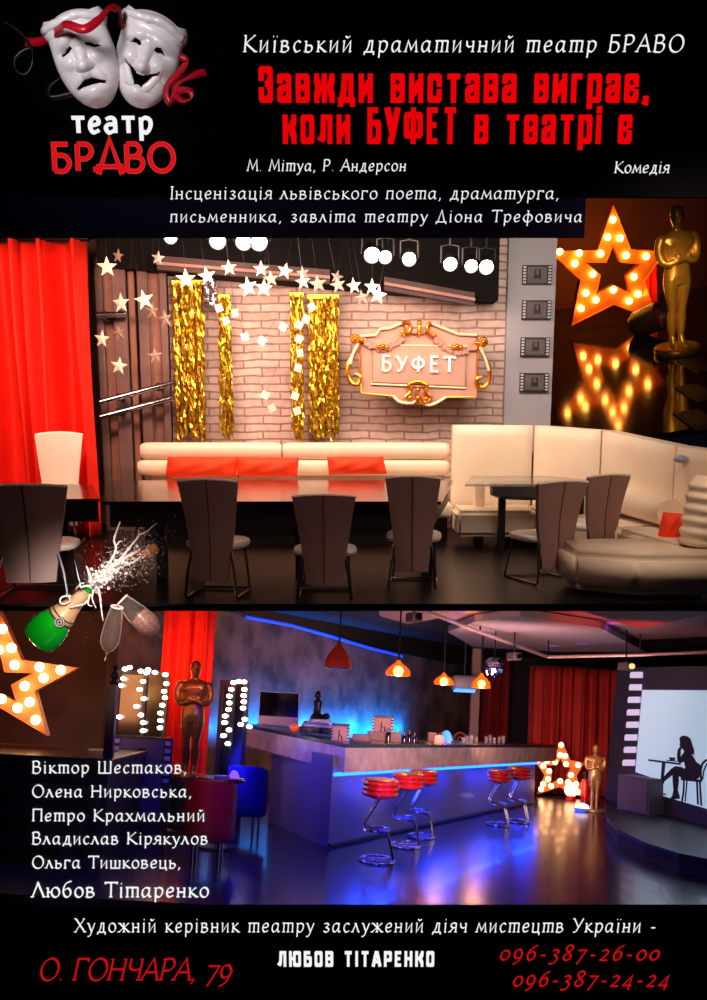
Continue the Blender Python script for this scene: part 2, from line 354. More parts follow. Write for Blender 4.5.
def catmull(p, closed=False, k=5):
    n = len(p); out = []
    for i in range(n if closed else n-1):
        if closed: a, b, c, d = p[i-1], p[i], p[(i+1) % n], p[(i+2) % n]
        else: a, b, c, d = p[max(i-1, 0)], p[i], p[i+1], p[min(i+2, n-1)]
        for j in range(k):
            t = j/k
            out.append(tuple(.5*((2*b[q])+(-a[q]+c[q])*t+(2*a[q]-5*b[q]+4*c[q]-d[q])*t*t+(-a[q]+3*b[q]-3*c[q]+d[q])*t**3) for q in range(len(b))))
    if not closed: out.append(tuple(p[-1]))
    return out
_zi = 0
def ribbon(mb, pts, wfun, depth, closed, tr, cap=0):
    """flat calligraphic stroke in x,z with thickness towards -y"""
    global _zi
    _zi = (_zi+1) % 23
    q = [pts[0]]
    for p in pts[1:]:
        if math.hypot(p[0]-q[-1][0], p[1]-q[-1][1]) > 1e-4: q.append(p)
    pts = q
    if closed and len(pts) > 2 and math.hypot(pts[0][0]-pts[-1][0], pts[0][1]-pts[-1][1]) < 1e-4: pts = pts[:-1]
    n = len(pts)
    if n < 2: return
    Lf, Rt = [], []
    for i, p in enumerate(pts):
        a = pts[i-1] if (i or closed) else p
        b = pts[(i+1) % n] if (i < n-1 or closed) else p
        d1 = (p[0]-a[0], p[1]-a[1]); d2 = (b[0]-p[0], b[1]-p[1])
        l1 = math.hypot(*d1) or 0; l2 = math.hypot(*d2) or 0
        if l1 == 0: d1, l1 = d2, l2
        if l2 == 0: d2, l2 = d1, l1
        n1 = (-d1[1]/l1, d1[0]/l1); n2 = (-d2[1]/l2, d2[0]/l2)
        w1, w2 = wfun(n1), wfun(n2)
        # intersect the two offset lines
        det = n1[0]*n2[1]-n1[1]*n2[0]
        def off(sg):
            c1, c2 = sg*w1, sg*w2
            if abs(det) < .15: m = ((n1[0]*w1+n2[0]*w2)/2*sg, (n1[1]*w1+n2[1]*w2)/2*sg)
            else:
                m = ((c1*n2[1]-c2*n1[1])/det, (n1[0]*c2-n2[0]*c1)/det)
                mx = 1.7*max(w1, w2); l = math.hypot(*m)
                if l > mx: m = (m[0]*mx/l, m[1]*mx/l)
            return (p[0]+m[0], p[1]+m[1])
        Lf.append(off(1)); Rt.append(off(-1))
    y0 = -depth-_zi*depth*.01
    vs = []
    for a, b in zip(Lf, Rt):
        for pt in (a, b):
            x, z = tr(*pt); vs += [(x, 0, z), (x, y0, z)]
    fs = []
    for i in range(n if closed else n-1):
        a = i*4; b = ((i+1) % n)*4
        fs += [(a+1, b+1, b+3, a+3), (a, a+2, b+2, b), (a, b, b+1, a+1), (a+2, a+3, b+3, b+2)]
    if not closed: fs += [(0, 1, 3, 2), ((n-1)*4, (n-1)*4+2, (n-1)*4+3, (n-1)*4+1)]
    mb.add(vs, fs)

def pen_text(s, px0, px1, base, xh, room, d, wt=.5, shear=0, depth=.004, origin=(0, 0, 0), contrast=.36, squash=1, serif=True):
    """thin pen lettering between two columns; xh = height of a 5-unit letter in pixels"""
    sp = .0
    tot = sum(PEN[c][0] for c in s)
    k = (px1-px0)/tot/1.0
    # letters keep their shape, the gaps take up the rest
    kx = min(k, xh/5*1.0)
    gap = ((px1-px0)-tot*kx)/max(1, len(s)-1)
    if gap > kx*1.6: kx = min(k, xh/5*1.12); gap = ((px1-px0)-tot*kx)/max(1, len(s)-1)
    mb = MB(); x = px0; ky = xh/5
    p0 = room.at(0, base, d); m_px = (room.at(100, base, d).x-p0.x)/100; mz = (room.at(0, base-20, d).z-p0.z)/20
    a = math.radians(35); nb = (math.cos(a), math.sin(a))
    w2 = wt/2
    for c in s:
        for kind, pts in PEN[c][1]:
            cl = kind == 'c'
            q = pts if kind == 'l' else catmull(pts, cl, 4)
            P = [(x+(u*kx)+shear*v*ky, v*ky*squash) for u, v in q]
            wf = lambda n: w2*(contrast+(1-contrast)*abs(n[0]*nb[0]+n[1]*nb[1]))
            tr_ = lambda X, Z: (p0.x+X*m_px-origin[0], p0.z+Z*mz-origin[2])
            ribbon(mb, P, wf, depth, cl, tr_)
            if kind == 'l' and serif:
                for e, f in ((0, 1), (-1, -2)):
                    (u0, v0), (u1, v1) = q[e], q[f]
                    if abs(u0-u1) < 1.3*abs(v0-v1) and abs(v0) < .01:
                        ribbon(mb, [(P[e][0]-.75*kx, P[e][1]+w2*.3), (P[e][0]+.75*kx, P[e][1]+w2*.3)], lambda n: w2*.45, depth, False, tr_)
                    elif abs(u0-u1) < 1.3*abs(v0-v1) and v0 > v1 and v0 in (5, 7.6):
                        ribbon(mb, [(P[e][0]-.8*kx, P[e][1]-w2*.6), (P[e][0]+.2*kx, P[e][1]-w2*.3)], lambda n: w2*.45, depth, False, tr_)
        x += PEN[c][0]*kx+gap
    mb.v = [(v[0], v[1]+d-origin[1], v[2]) for v in mb.v]
    return mb
def heavy_text(s, px0, px1, base, xh, room, d, stem=.42, gapw=.42, hz=.13, depth=.01, origin=(0, 0, 0)):
    ws = [HV[c][0] for c in s]
    # total width = sum(w)*u + n*(stem_px) + gaps ; stem_px = stem_ratio*u
    n = len(s)
    tot = sum(ws)+(n)*stem+(n-1)*gapw*.5
    u = (px1-px0)/tot
    mb = MB(); x = px0+u*stem/2
    p0 = room.at(0, base, d); m_px = (room.at(100, base, d).x-p0.x)/100; mz = (room.at(0, base-20, d).z-p0.z)/20
    for c in s:
        wd, hh, st = HV[c]
        h = xh*hh
        sw, sh = u*stem/2, hz*xh/2*1.25
        for pts in st:
            P = [(x+a*u, sh+b*(h-2*sh)) for a, b in pts]
            cl = math.hypot(P[0][0]-P[-1][0], P[0][1]-P[-1][1]) < 1e-6
            # round off the corners a little
            if not cl:
                # square ends reach the letter's outline
                for e, f in ((0, 1), (-1, -2)):
                    dx, dz = P[e][0]-P[f][0], P[e][1]-P[f][1]; l = math.hypot(dx, dz)
                    ex = sh if abs(dx) < .25*abs(dz) else 0
                    P[e] = (P[e][0]+dx/l*ex, P[e][1]+dz/l*ex)
            ribbon(mb, P, lambda n_: sw*abs(n_[0])+sh*abs(n_[1]), depth, cl, lambda X, Z: (p0.x+X*m_px-origin[0], p0.z+Z*mz-origin[2]))
        x += u*(wd+stem+gapw*.5)
    mb.v = [(v[0], v[1]+d-origin[1], v[2]) for v in mb.v]
    return mb

white_l = mat('letter_white', (250, 250, 250), emit=.95)  # lettering is no lamp; its bright colour is put into emission
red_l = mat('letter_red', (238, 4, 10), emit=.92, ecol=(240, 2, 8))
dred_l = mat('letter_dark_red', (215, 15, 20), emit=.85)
black_b = mat('board_black', (3, 3, 4), 1, spec=0, noise_=(3, (5, 5, 7), .3))
navy_b = mat('board_navy', (13, 11, 30), 1, spec=0)

# ---- header board
D = 8.0
def board(room, d, x0, y0, x1, y1, th=.05):
    a = room.at(x0, y1, d); b = room.at(x1, y0, d)
    return (a.x, d, a.z), (b.x, d+th, b.z)
hb0 = U.at(353.5, 197, D); hb = thing('header_board', 'black header board above the stage carrying the theatre title and play lettering', 'sign board', U, hb0)
a, b = board(U, D, -60, -40, 767, 197); MB().box(a, b).build('panel', black_b, hb).data.transform(Matrix.Translation(-hb0))
def lines(parent, o, room, specs):
    for sp in specs:
        kind, s, x0, x1, base, xh, m = sp[:7]; kw = sp[7] if len(sp) > 7 else {}
        d = sp[8] if len(sp) > 8 else D
        f = pen_text if kind == 'p' else heavy_text
        mb = f(s, x0, x1, base, xh, room, d-.002, origin=o, **kw)
        mb.build('lettering', m, parent, fix=False)
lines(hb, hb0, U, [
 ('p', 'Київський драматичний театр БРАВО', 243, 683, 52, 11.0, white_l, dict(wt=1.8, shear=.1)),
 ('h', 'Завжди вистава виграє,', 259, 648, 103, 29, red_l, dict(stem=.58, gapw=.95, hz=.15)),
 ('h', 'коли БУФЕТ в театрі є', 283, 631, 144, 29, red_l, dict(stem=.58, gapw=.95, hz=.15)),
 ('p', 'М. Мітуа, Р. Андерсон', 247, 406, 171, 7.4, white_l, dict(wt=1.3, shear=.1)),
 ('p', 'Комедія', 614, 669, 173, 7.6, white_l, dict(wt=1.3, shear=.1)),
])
# logo lettering
def block_text(specs, parent, o, room, d, m, wt):
    pass
LOGO = {
 'т': (4.6, [Ln((.2, 5), (4.4, 5)), Ln((2.3, 5), (2.3, 0))]), 'е': PEN['е'], 'а': (4.6, [S((.6, 4.4), (2, 5), (3.5, 4.2), (3.6, 0)), S((3.6, 2.8), (1.2, 2.7), (.5, 1.4), (1.6, 0), (3.6, 1))]),
 'р': PEN['р'], 'Б': PEN['Б'], 'Р': PEN['Р'], 'В': PEN['В'], 'О': PEN['О'],
 'А': (6, [Ln((.2, -1), (3.3, 9), (6.2, -1)), Ln((-.3, 1.2), (6.6, 1.2)), Ln((-.4, 1.2), (-.4, -.4)), Ln((6.7, 1.2), (6.7, -.4))]),
}
sv = dict(PEN); PEN.update(LOGO)
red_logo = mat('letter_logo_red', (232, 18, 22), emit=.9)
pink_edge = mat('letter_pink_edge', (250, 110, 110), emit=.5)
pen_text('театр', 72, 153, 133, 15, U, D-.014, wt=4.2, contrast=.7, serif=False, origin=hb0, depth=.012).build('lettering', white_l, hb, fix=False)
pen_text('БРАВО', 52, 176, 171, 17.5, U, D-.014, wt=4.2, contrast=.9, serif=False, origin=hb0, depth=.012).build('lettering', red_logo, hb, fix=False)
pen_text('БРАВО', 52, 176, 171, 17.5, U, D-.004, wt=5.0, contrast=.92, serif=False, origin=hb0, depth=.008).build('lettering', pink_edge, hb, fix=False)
PEN.clear(); PEN.update(sv)
# ---- second, lower strip
s0 = hb0; st = hb
a, b = board(U, D, -60, 197.2, 586, 237); MB().box(a, b).build('lower_panel', navy_b, st).data.transform(Matrix.Translation(-s0))
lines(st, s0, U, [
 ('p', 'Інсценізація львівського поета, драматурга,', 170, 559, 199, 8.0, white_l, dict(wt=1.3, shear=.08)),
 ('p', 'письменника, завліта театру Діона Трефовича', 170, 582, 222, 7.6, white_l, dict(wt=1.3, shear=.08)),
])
# ---- footer board (stands at the front edge of the bar room floor)
DF = 6.6
f0 = U.at(353.5, 1040, DF); fb = thing('footer_board', 'dark footer board along the bottom with address, phone numbers and director lettering', 'sign board', U, f0)
foot_m = mat('board_foot', (15, 15, 24), 1, spec=0)
a, b = board(U, DF, -60, 908, 767, 1040); MB().box(a, b).build('panel', foot_m, fb).data.transform(Matrix.Translation(-f0))
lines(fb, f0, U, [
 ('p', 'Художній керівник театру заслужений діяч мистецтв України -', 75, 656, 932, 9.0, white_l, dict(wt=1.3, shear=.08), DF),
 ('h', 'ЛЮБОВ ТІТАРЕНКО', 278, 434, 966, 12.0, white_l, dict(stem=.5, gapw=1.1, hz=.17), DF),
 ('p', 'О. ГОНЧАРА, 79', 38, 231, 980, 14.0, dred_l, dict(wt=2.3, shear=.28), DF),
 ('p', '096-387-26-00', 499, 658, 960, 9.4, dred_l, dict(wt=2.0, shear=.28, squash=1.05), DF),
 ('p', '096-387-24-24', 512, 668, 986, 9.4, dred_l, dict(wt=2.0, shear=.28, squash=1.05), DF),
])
# ---- clear panel with the cast
glass_m = mat('clear_panel', (235, 240, 250), .05, alpha=.025, spec=.1, noise_=(2, (230, 235, 245), .1))
g0 = U.at(110, 908, DF+.06); gp = thing('cast_panel', 'clear glass panel with six white lines of names standing on the footer board', 'glass panel', U, g0)
a = U.at(16, 907, DF+.03); b = U.at(232, 748, DF+.03)
MB().box((a.x, DF+.03, a.z), (b.x, DF+.04, b.z)).build('pane', glass_m, gp).data.transform(Matrix.Translation(-g0))
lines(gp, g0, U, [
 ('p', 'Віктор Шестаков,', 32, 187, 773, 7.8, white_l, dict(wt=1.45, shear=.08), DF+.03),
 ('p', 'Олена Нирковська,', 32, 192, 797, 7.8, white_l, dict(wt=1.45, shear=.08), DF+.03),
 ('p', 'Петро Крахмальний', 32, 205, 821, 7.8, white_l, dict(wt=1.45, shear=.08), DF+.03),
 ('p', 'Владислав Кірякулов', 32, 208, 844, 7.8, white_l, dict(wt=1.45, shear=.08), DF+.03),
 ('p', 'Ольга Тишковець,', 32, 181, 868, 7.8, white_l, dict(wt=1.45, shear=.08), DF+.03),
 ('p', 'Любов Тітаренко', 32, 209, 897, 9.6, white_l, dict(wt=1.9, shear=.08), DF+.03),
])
# ------------------------------------------------------------------ theatre masks on the header board
porcelain = mat('white_porcelain', (236, 230, 230), .32, noise_=(4, (225, 214, 216), .3), coat=.3)
ribbon_red = mat('satin_ribbon', (190, 12, 35), .35, noise_=(8, (150, 5, 25), .4))
ribbon_dark = mat('black_satin_ribbon', (22, 20, 24), .35, noise_=(8, (12, 12, 14), .4))
def G(x, y, cx, cy, sx, sy, ang=0):
    dx, dy = x-cx, y-cy
    if ang: ca, sa = math.cos(ang), math.sin(ang); dx, dy = dx*ca+dy*sa, -dx*sa+dy*ca
    return math.exp(-(dx/sx)**2-(dy/sy)**2)
def face_mask(name, label, smile, cxp, cyp, hpx, rot):
    """x -1..1, y -1.35 chin .. 1.35 top; cut-out eyes and mouth"""
    def half(y):
        if y < .25: t = max(0, min(1, (y+1.35)/1.6)); return .04+.90*math.sqrt(max(0, 1-(1-t)**2.3))**1.15
        if y < .85: return .94-.05*(y-.25)
        return .89+.12*math.sin((y-.85)/.5*PI)
    def eye(x, y, s):
        cx, cy = s*.42, .42 if smile else .36
        dx, dy = x-cx, y-cy
        sl = (-.25 if smile else -.42)*s
        dy -= dx*sl*1.0
        up = .24*(1-(dx/.28)**2); lo = -.14*(1-(dx/.28)**2)
        if smile: up, lo = .27*(1-(dx/.28)**2), -.08*(1-(dx/.28)**2)
        return abs(dx) < .28 and lo < dy < up
    def mouth(x, y):
        if smile:
            t = x/.56
            return abs(t) < 1 and (-.42+.42*t*t - (.34*(1-t*t))) < y+.08 < (-.42+.42*t*t+.10*(1-t*t)**.5*0+.02)+.06*(1-t*t)+.05
        t = x/.48
        return abs(t) < 1 and (-.80-.06*t*t) < y < (-.44-.26*t*t)
    def h(x, y, X):
        r = min(1, abs(X))
        ry = min(1, max(0, (-y-.55)/.80)); z = .46*math.sqrt(max(0, 1-r**2.6))*math.sqrt(max(0, 1-ry**2.2))
        z += .24*G(x, y, 0, .0, .11, .36) + .15*G(x, y, 0, -.14, .17, .09)
        z += .08*(G(x, y, .15, -.16, .09, .08)+G(x, y, -.15, -.16, .09, .08))
        for s in (-1, 1):
            z -= .20*G(x, y, s*.42, .40, .26, .17)
            if smile:
                z += .20*G(x, y, s*.48, .02, .26, .20) + .13*G(x, y, s*.42, .72, .34, .09, s*-.35)
                z -= .10*G(x, y, s*.62, -.30, .08, .22, s*.5)
            else:
                z += .10*G(x, y, s*.46, .05, .22, .16) + .15*G(x, y, s*.38, .72, .34, .09, s*-.55)
                z -= .09*G(x, y, s*.44, -.30, .07, .34, s*.35)
        z += .10*G(x, y, 0, .62, .10, .22)*(1 if not smile else .5)
        z += .12*G(x, y, 0, -1.02, .26, .14) - .08*G(x, y, 0, -.84, .34, .06)
        if smile:
            t = x/.6; ym = -.50+.42*t*t
            z += (.06*math.exp(-((y-ym+.40*(1-t*t))/.08)**2) + .05*math.exp(-((y-ym-.12)/.07)**2))*max(0, 1-t*t)**.5 if abs(t) < 1 else 0
        else:
            t = x/.5
            if abs(t) < 1: z += (.07*math.exp(-((y+.38+.26*t*t)/.07)**2)+.07*math.exp(-((y+.88+.06*t*t)/.07)**2))*(1-t*t)**.5
        z += .035*math.sin(y*26+3*x*x*(1 if smile else -1))*G(x, y, 0, .86, .6, .12)
        return z
    sc = hpx/2.7*U.at(1, 100, D).y/1000
    o0 = U.at(cxp, cyp, D-(.14 if smile else .22))
    nu, nv = 90, 120
    def P(u, v):
        X = -1+2*u; y = -1.35+2.7*v; x = X*half(y)
        return (x*sc, -(h(x, y, X)+.02)*sc, y*sc)
    def drop(u, v):
        X = -1+2*u; y = -1.35+2.7*v; x = X*half(y)
        return eye(x, y, -1) or eye(x, y, 1) or mouth(x, y)
    rm = Matrix.Rotation(math.radians(17), 4, 'X') @ Matrix.Rotation(rot, 4, 'Y')
    t = thing(name, label, 'theatre mask', U, o0, rot=rm)
    f = MB().grid(nu, nv, P, drop).build('face', porcelain, t, smooth=2)
    sol = f.modifiers.new('thickness', 'SOLIDIFY'); sol.thickness = .03; sol.offset = 1
    # rolled cap band across the forehead
    pts = []; rs = []
    for i in range(25):
        a = -1+2*i/24
        pts.append((a*.98*sc, -(.16+.40*math.sqrt(max(0, 1-a*a*.95)))*sc, (1.10+.22*math.cos(a*1.4)+.03*math.sin(a*5))*sc))
        rs.append((.15+.012*math.cos(i*1.3))*sc)
    b = MB().tube(pts, .1, 14, rs=rs)
    b.ball((pts[0][0], pts[0][1], pts[0][2]), rs[0], 14); b.ball(pts[-1], rs[-1], 14)
    b.build('rolled_brim', porcelain, t, smooth=2)
    c = MB()
    c.grid(20, 10, lambda u, v: ((-1+2*u)*.92*sc, -(.05+.5*math.sqrt(max(0, 1-(-1+2*u)**2))*(1-v*.8))*sc, (1.18+v*.22*math.sqrt(max(0, 1-(-1+2*u)**2))+.15*math.cos((-1+2*u)*1.4))*sc))
    c.build('crown_cap', porcelain, t, smooth=2)
    return t
face_mask('theatre_mask', 'white weeping theatre mask with downturned open mouth, left of the laughing one', False, 87, 61, 70, math.radians(-14))
face_mask('theatre_mask', 'white laughing theatre mask with broad open smile and wrinkled brow', True, 147, 62, 71, math.radians(21))
def strap(name, label, pts, wpx, m, cat='ribbon', d0=D):
    """satin band through pixel points (px, py, out, twist)"""
    q = catmull([tuple(map(float, p)) for p in pts], k=6)
    c = [U.at(p[0], p[1], d0-p[2]) for p in q]; base = c[0]
    L0, R0 = [], []
    n = len(q)
    for i in range(n):
        d = (c[min(i+1, n-1)]-c[max(i-1, 0)]).normalized()
        s = d.cross(Vector((0, 1, 0)))
        if s.length < 1e-4: s = Vector((0, 0, 1))
        s.normalize(); tw = q[i][3]
        s = (Matrix.Rotation(tw, 3, d) @ s)*(wpx*.008/2)
        L0.append(c[i]+s); R0.append(c[i]-s)
    mb = MB(); mb.v = [tuple(x) for pr in zip(L0, R0) for x in pr]; mb.f = [(2*i, 2*i+1, 2*i+3, 2*i+2) for i in range(n-1)]
    o = mb.build(name, m, None, 2, base, fix=False); place(o, U, base); tag(o, label, cat)
    sm = o.modifiers.new('thickness', 'SOLIDIFY'); sm.thickness = .006
    return o
strap('ribbon', 'red satin ribbon crossing the forehead of the weeping mask', [(25,42,.12,0),(42,41,.2,.3),(58,30,.45,.2),(66,24,.62,-.2),(84,29,.68,.1),(98,20,.62,0),(108,9,.5,-.5),(118,10,.4,.8),(121,24,.3,1.1),(133,32,.22,.3)], 7, ribbon_red)
strap('ribbon', 'red satin ribbon curling beside the laughing mask', [(180,56,.3,0),(186,62,.3,.4),(176,76,.25,-.2),(167,84,.22,.6),(166,96,.2,.3),(170,105,.2,1.2),(177,92,.25,.3),(189,90,.3,-.4),(190,98,.3,1),(182,100,.28,.5),(175,92,.24,.2),(180,80,.22,-.2),(194,75,.2,.4),(206,72,.15,.2)], 6, ribbon_red)
strap('ribbon', 'thin black ribbon looping at far left of the header board', [(3,22,.1,.6),(16,30,.12,.8),(29,44,.14,.5),(32,60,.16,.9),(26,73,.15,.3),(17,70,.14,1),(16,58,.13,.6),(26,50,.12,.6),(42,48,.1,.8),(58,50,.1,.5)], 3, ribbon_dark)
strap('ribbon', 'thin black ribbon curling below the weeping mask', [(74,72,.1,.6),(58,78,.12,.8),(48,88,.14,.5),(50,98,.16,.9),(60,97,.15,.5),(82,92,.12,.8)], 5, ribbon_dark)
light('SPOT', U, (-2.9, 2.6, 4.6), 1050, (255, 248, 250), .7, target=U.at(118, 62, D), spot=22, blend=.6, name='mask_fill')  # unseen spot added to light the masks

# ------------------------------------------------------------------ stage room shell
def R3(px, py, d): return U.at(px, py, d)
WALL_D = 13.2
floor_m = mat('dark_stage_floor', (17, 13, 15), .32, spec=.35, noise_=(3, (9, 7, 8), .6))
brick = brick_mat('painted_brick', (222, 196, 186), (196, 168, 158), (160, 130, 120), 1.0, bw=.46, rh=.1)
grey_w = mat('grey_plaster', (176, 174, 182), .8, noise_=(1.2, (160, 158, 166), .4), bump=.05)
dark_c = mat('black_ceiling', (13, 9, 12), .8, noise_=(1.5, (20, 14, 17), .5))
brown_w = mat('brown_boards', (92, 66, 54), .75, noise_=(2, (60, 42, 36), .6))
lf = MB(); lf.box((-7.5, 8.19, -.025), (7.5, 13.6, 0)); struct(lf, 'floor_stage', floor_m, U)
x172 = R3(172, 400, WALL_D).x; x503 = R3(503, 400, WALL_D).x; x556 = R3(549.5, 400, WALL_D).x
wb = MB(); wb.box((x172, WALL_D, 0), (x503, WALL_D+.2, 4.2)); struct(wb, 'wall_back', brick, U)
wg = MB(); wg.box((x503, WALL_D-.12, 0), (x556, WALL_D+.2, 4.2)); wg.box((x503, WALL_D-.12, 0), (7.5, WALL_D+.2, 1.0)); struct(wg, 'wall_right', grey_w, U)
wl = MB(); wl.box((-7.5, WALL_D+.5, 0), (x172, WALL_D+.7, 4.2)); struct(wl, 'wall_left', brown_w, U)
cl = MB(); cl.prism([(-7.5, 8.3, 3.72), (1.85, 8.3, 3.72), (x556+.05, WALL_D+.7, 3.72), (-7.5, WALL_D+.7, 3.72)], (0, 0, 0), (0, 0, .13)); struct(cl, 'ceiling_stage', dark_c, U)
# dark soffit with a wooden beam across the top of the brick wall
ws = MB(); P0 = R3(150, 268, 12.9); P1 = R3(492, 302, 12.9)
ws.prism([(P0.x-.6, 12.7, P0.z), (P1.x+.05, 12.7, P1.z), (P1.x+.05, 12.7, 3.72), (P0.x-.6, 12.7, 3.72)], (0, 0, 0), (0, .5, 0))
struct(ws, 'trim_soffit', mat('soffit_black', (8, 6, 8), .9, spec=.2), U)
wood_b = mat('dark_beam_wood', (66, 38, 34), .6, noise_=(5, (40, 22, 20), .7))
a, b = R3(158, 270, 12.6), R3(330, 284, 12.6)
c_, d_ = R3(384, 290, 12.6), R3(474, 306, 12.6)
for (p, q, hgt, lbl) in ((a, b, .16, 'long dark wooden beam sloping over the gold tinsel'), (c_, d_, .15, 'short dark wooden beam above the carved name plaque')):
    o = MB(); o.prism([(p.x, 12.55, p.z), (q.x, 12.55, q.z), (q.x, 12.55, q.z+hgt), (p.x, 12.55, p.z+hgt)], (0, 0, 0), (0, .14, 0))
    t = thing('wooden_beam', lbl, 'beam', U, p)
    o.build('beam_body', wood_b, t, base=p)
    s = MB(); s.prism([(p.x, 12.5, p.z+.05), (q.x, 12.5, q.z+.05), (q.x, 12.5, q.z+.085), (p.x, 12.5, p.z+.085)], (0, 0, 0), (0, .04, 0))
    s.build('edge_strip', mat('beam_strip', (150, 104, 90), .5), t, base=p)

# ------------------------------------------------------------------ curtains
def drape(name, label, room, P, Q, z0, z1, m, folds, amp, group=None, nx=160, gather=0, group_=None, jit=.3, hem=0):
    """pleated cloth hanging between plan points P and Q"""
    P = Vector((P[0], P[1], 0)); Q = Vector((Q[0], Q[1], 0)); dr = (Q-P); ln = dr.length; dr.normalize(); nm = Vector((dr.y, -dr.x, 0))
    ph = random.random()*9
    def f(u, v):
        k = u*folds*2*PI + jit*3*math.sin(u*7+ph)
        w = amp*(math.sin(k)+.35*math.sin(2.3*k+ph)+.25*math.sin(.43*k+2))*(.75+.25*v)
        w += amp*.25*math.sin(v*5+u*11)
        p = P+dr*(ln*u+ .35*amp*math.cos(k))+nm*w
        return (p.x, p.y, z0+(z1-z0)*v)
    t = thing(name, label, 'curtain', room, (P.x, P.y, z0), group=group)
    b = MB().grid(nx, 14, f); c = b.build('cloth', m, t, 2, (P.x, P.y, z0), fix=False)
    s = c.modifiers.new('thickness', 'SOLIDIFY'); s.thickness = .02
    r = MB().cyl((P.x, P.y, z1+.02), (Q.x, Q.y, z1+.02), .03, n=10); r.build('curtain_rail', mat('rail_dark', (30, 26, 26), .4, metal=.8), t, True, (P.x, P.y, z0))
    return t
velvet = mat('red_velvet', (255, 34, 2), .7, noise_=(2.2, (225, 14, 0), .5), bump=.05)
cA = R3(-14, 400, 12.4); cB = R3(99, 400, 12.4)
drape('stage_curtain', 'bright red stage curtain hanging at left behind the pale chair', U, (cA.x, 12.4), (cB.x, 12.3), 0.02, 3.5, velvet, 3.6, .2)

# ---- brown recess with boards and steel tubes between curtain and bricks
slat = mat('rosy_boards', (168, 118, 100), .6, noise_=(3, (120, 82, 70), .7))
for i, px in enumerate((104, 113, 124, 136, 147, 158, 167)):
    p = R3(px, 400, 12.9+.12*(i % 2)); w = .045+.02*(i % 3)
    o = MB().box((p.x-w, p.y-.03, 0), (p.x+w, p.y+.03, 3.4-.1*(i % 2)), bev=.012)
    tag(place(o.build('wall_plank', slat if i % 2 else mat('dusky_boards', (120, 92, 86), .6, noise_=(3, (80, 60, 56), .7)), None, False, (p.x, p.y, 0)), U, (p.x, p.y, 0)),
        'upright rosy wooden plank between red curtain and brick wall' if i % 2 else 'upright dusky wooden plank between red curtain and brick wall', 'plank', 'rosy planks beside the curtain' if i % 2 else 'dusky planks beside the curtain')
chrome = mat('chrome', (190, 190, 200), .18, metal=1, noise_=(5, (170, 170, 180), .2))
for (x0, y0, x1, y1, lb) in ((100, 402, 173, 383, 'upper slanting steel tube in front of the wooden planks'), (100, 417, 173, 398, 'lower slanting steel tube in front of the wooden planks'), (96, 315, 126, 314, 'short level steel tube beside the red curtain')):
    a = R3(x0, y0, 12.6); b = R3(x1, y1, 12.7)
    t = thing('steel_tube', lb, 'handrail', U, a)
    MB().cyl((0, 0, 0), b-a, .035, n=12).build('tube', chrome, t, True)
    m = MB(); 
    for k in (.25, .8): 
        c = (b-a)*k; m.box((c.x-.03, c.y-.01, c.z-.05), (c.x+.03, c.y+.3, c.z+.05), bev=.01)
    m.build('bracket', mat('bracket_dark', (50, 42, 42), .5, metal=.6), t)

# ------------------------------------------------------------------ spot fixtures under the ceiling
glow = mat('lamp_glass', (255, 250, 245), emit=14)
metal_d = mat('black_metal', (16, 16, 18), .4, metal=.5)
def stage_light(px, py, d, label, r=.085, en=40, tgt=None, group=None):
    c = R3(px, py, d); t = thing('stage_spotlight', label, 'spotlight', U, c, group=group)
    X = Matrix.Rotation(math.radians(-75), 4, 'X')
    prof = [(r*.7, -.02), (r*.75, .18), (r*1.12, .2), (r*1.12, -.06), (r*1.05, -.06), (r*1.05, -.01), (r*.2, -.01)]
    dn = Vector((0, -.75, -.35)).normalized()
    Q = dn.to_track_quat('Z', 'Y').to_matrix().to_4x4()
    MB().lathe([(.001, -.24), (r*.6, -.24), (r*1.1, -.12), (r*1.12, .05), (r*1.02, .05), (r*1.0, -.02)], 20, Q).build('housing', metal_d, t, True)
    MB().lathe([(.0001, .035), (r*.6, .03), (r*.95, 0)], 20, Q).build('lens', glow, t, True)
    m = MB().tube([(-r*1.3, 0, 0), (-r*1.3, .02, .18), (0, .03, .2), (r*1.3, .02, .18), (r*1.3, 0, 0)], .012, 6)
    m.cyl((0, .03, .19), (0, .03, 3.72-c.z), .014, n=8)
    m.build('yoke', metal_d, t, True)
    return t
SL = [(171,236,'single glaring stage spotlight at far left under the black ceiling',.10),(218,240,'second glaring stage spotlight from the left under the black ceiling',.12),
 (244,241,'left lamp of the touching spotlight pair over the brick wall',.12),(259,241,'right lamp of the touching spotlight pair over the brick wall',.13),
 (372,254,'left lamp of the spotlight pair above the carved plaque',.12),(385,256,'right lamp of the spotlight pair above the carved plaque',.10),
 (409,258,'single spotlight right of the pair above the carved plaque',.105),(450,263,'lone spotlight above the right end of the plaque',.105),
 (471,265,'left lamp of the pair nearest the grey wall',.10),(486,266,'right lamp of the pair nearest the grey wall',.11)]
for (px, py, lb, r) in SL: stage_light(px, py, 11.6, lb, r*.72)

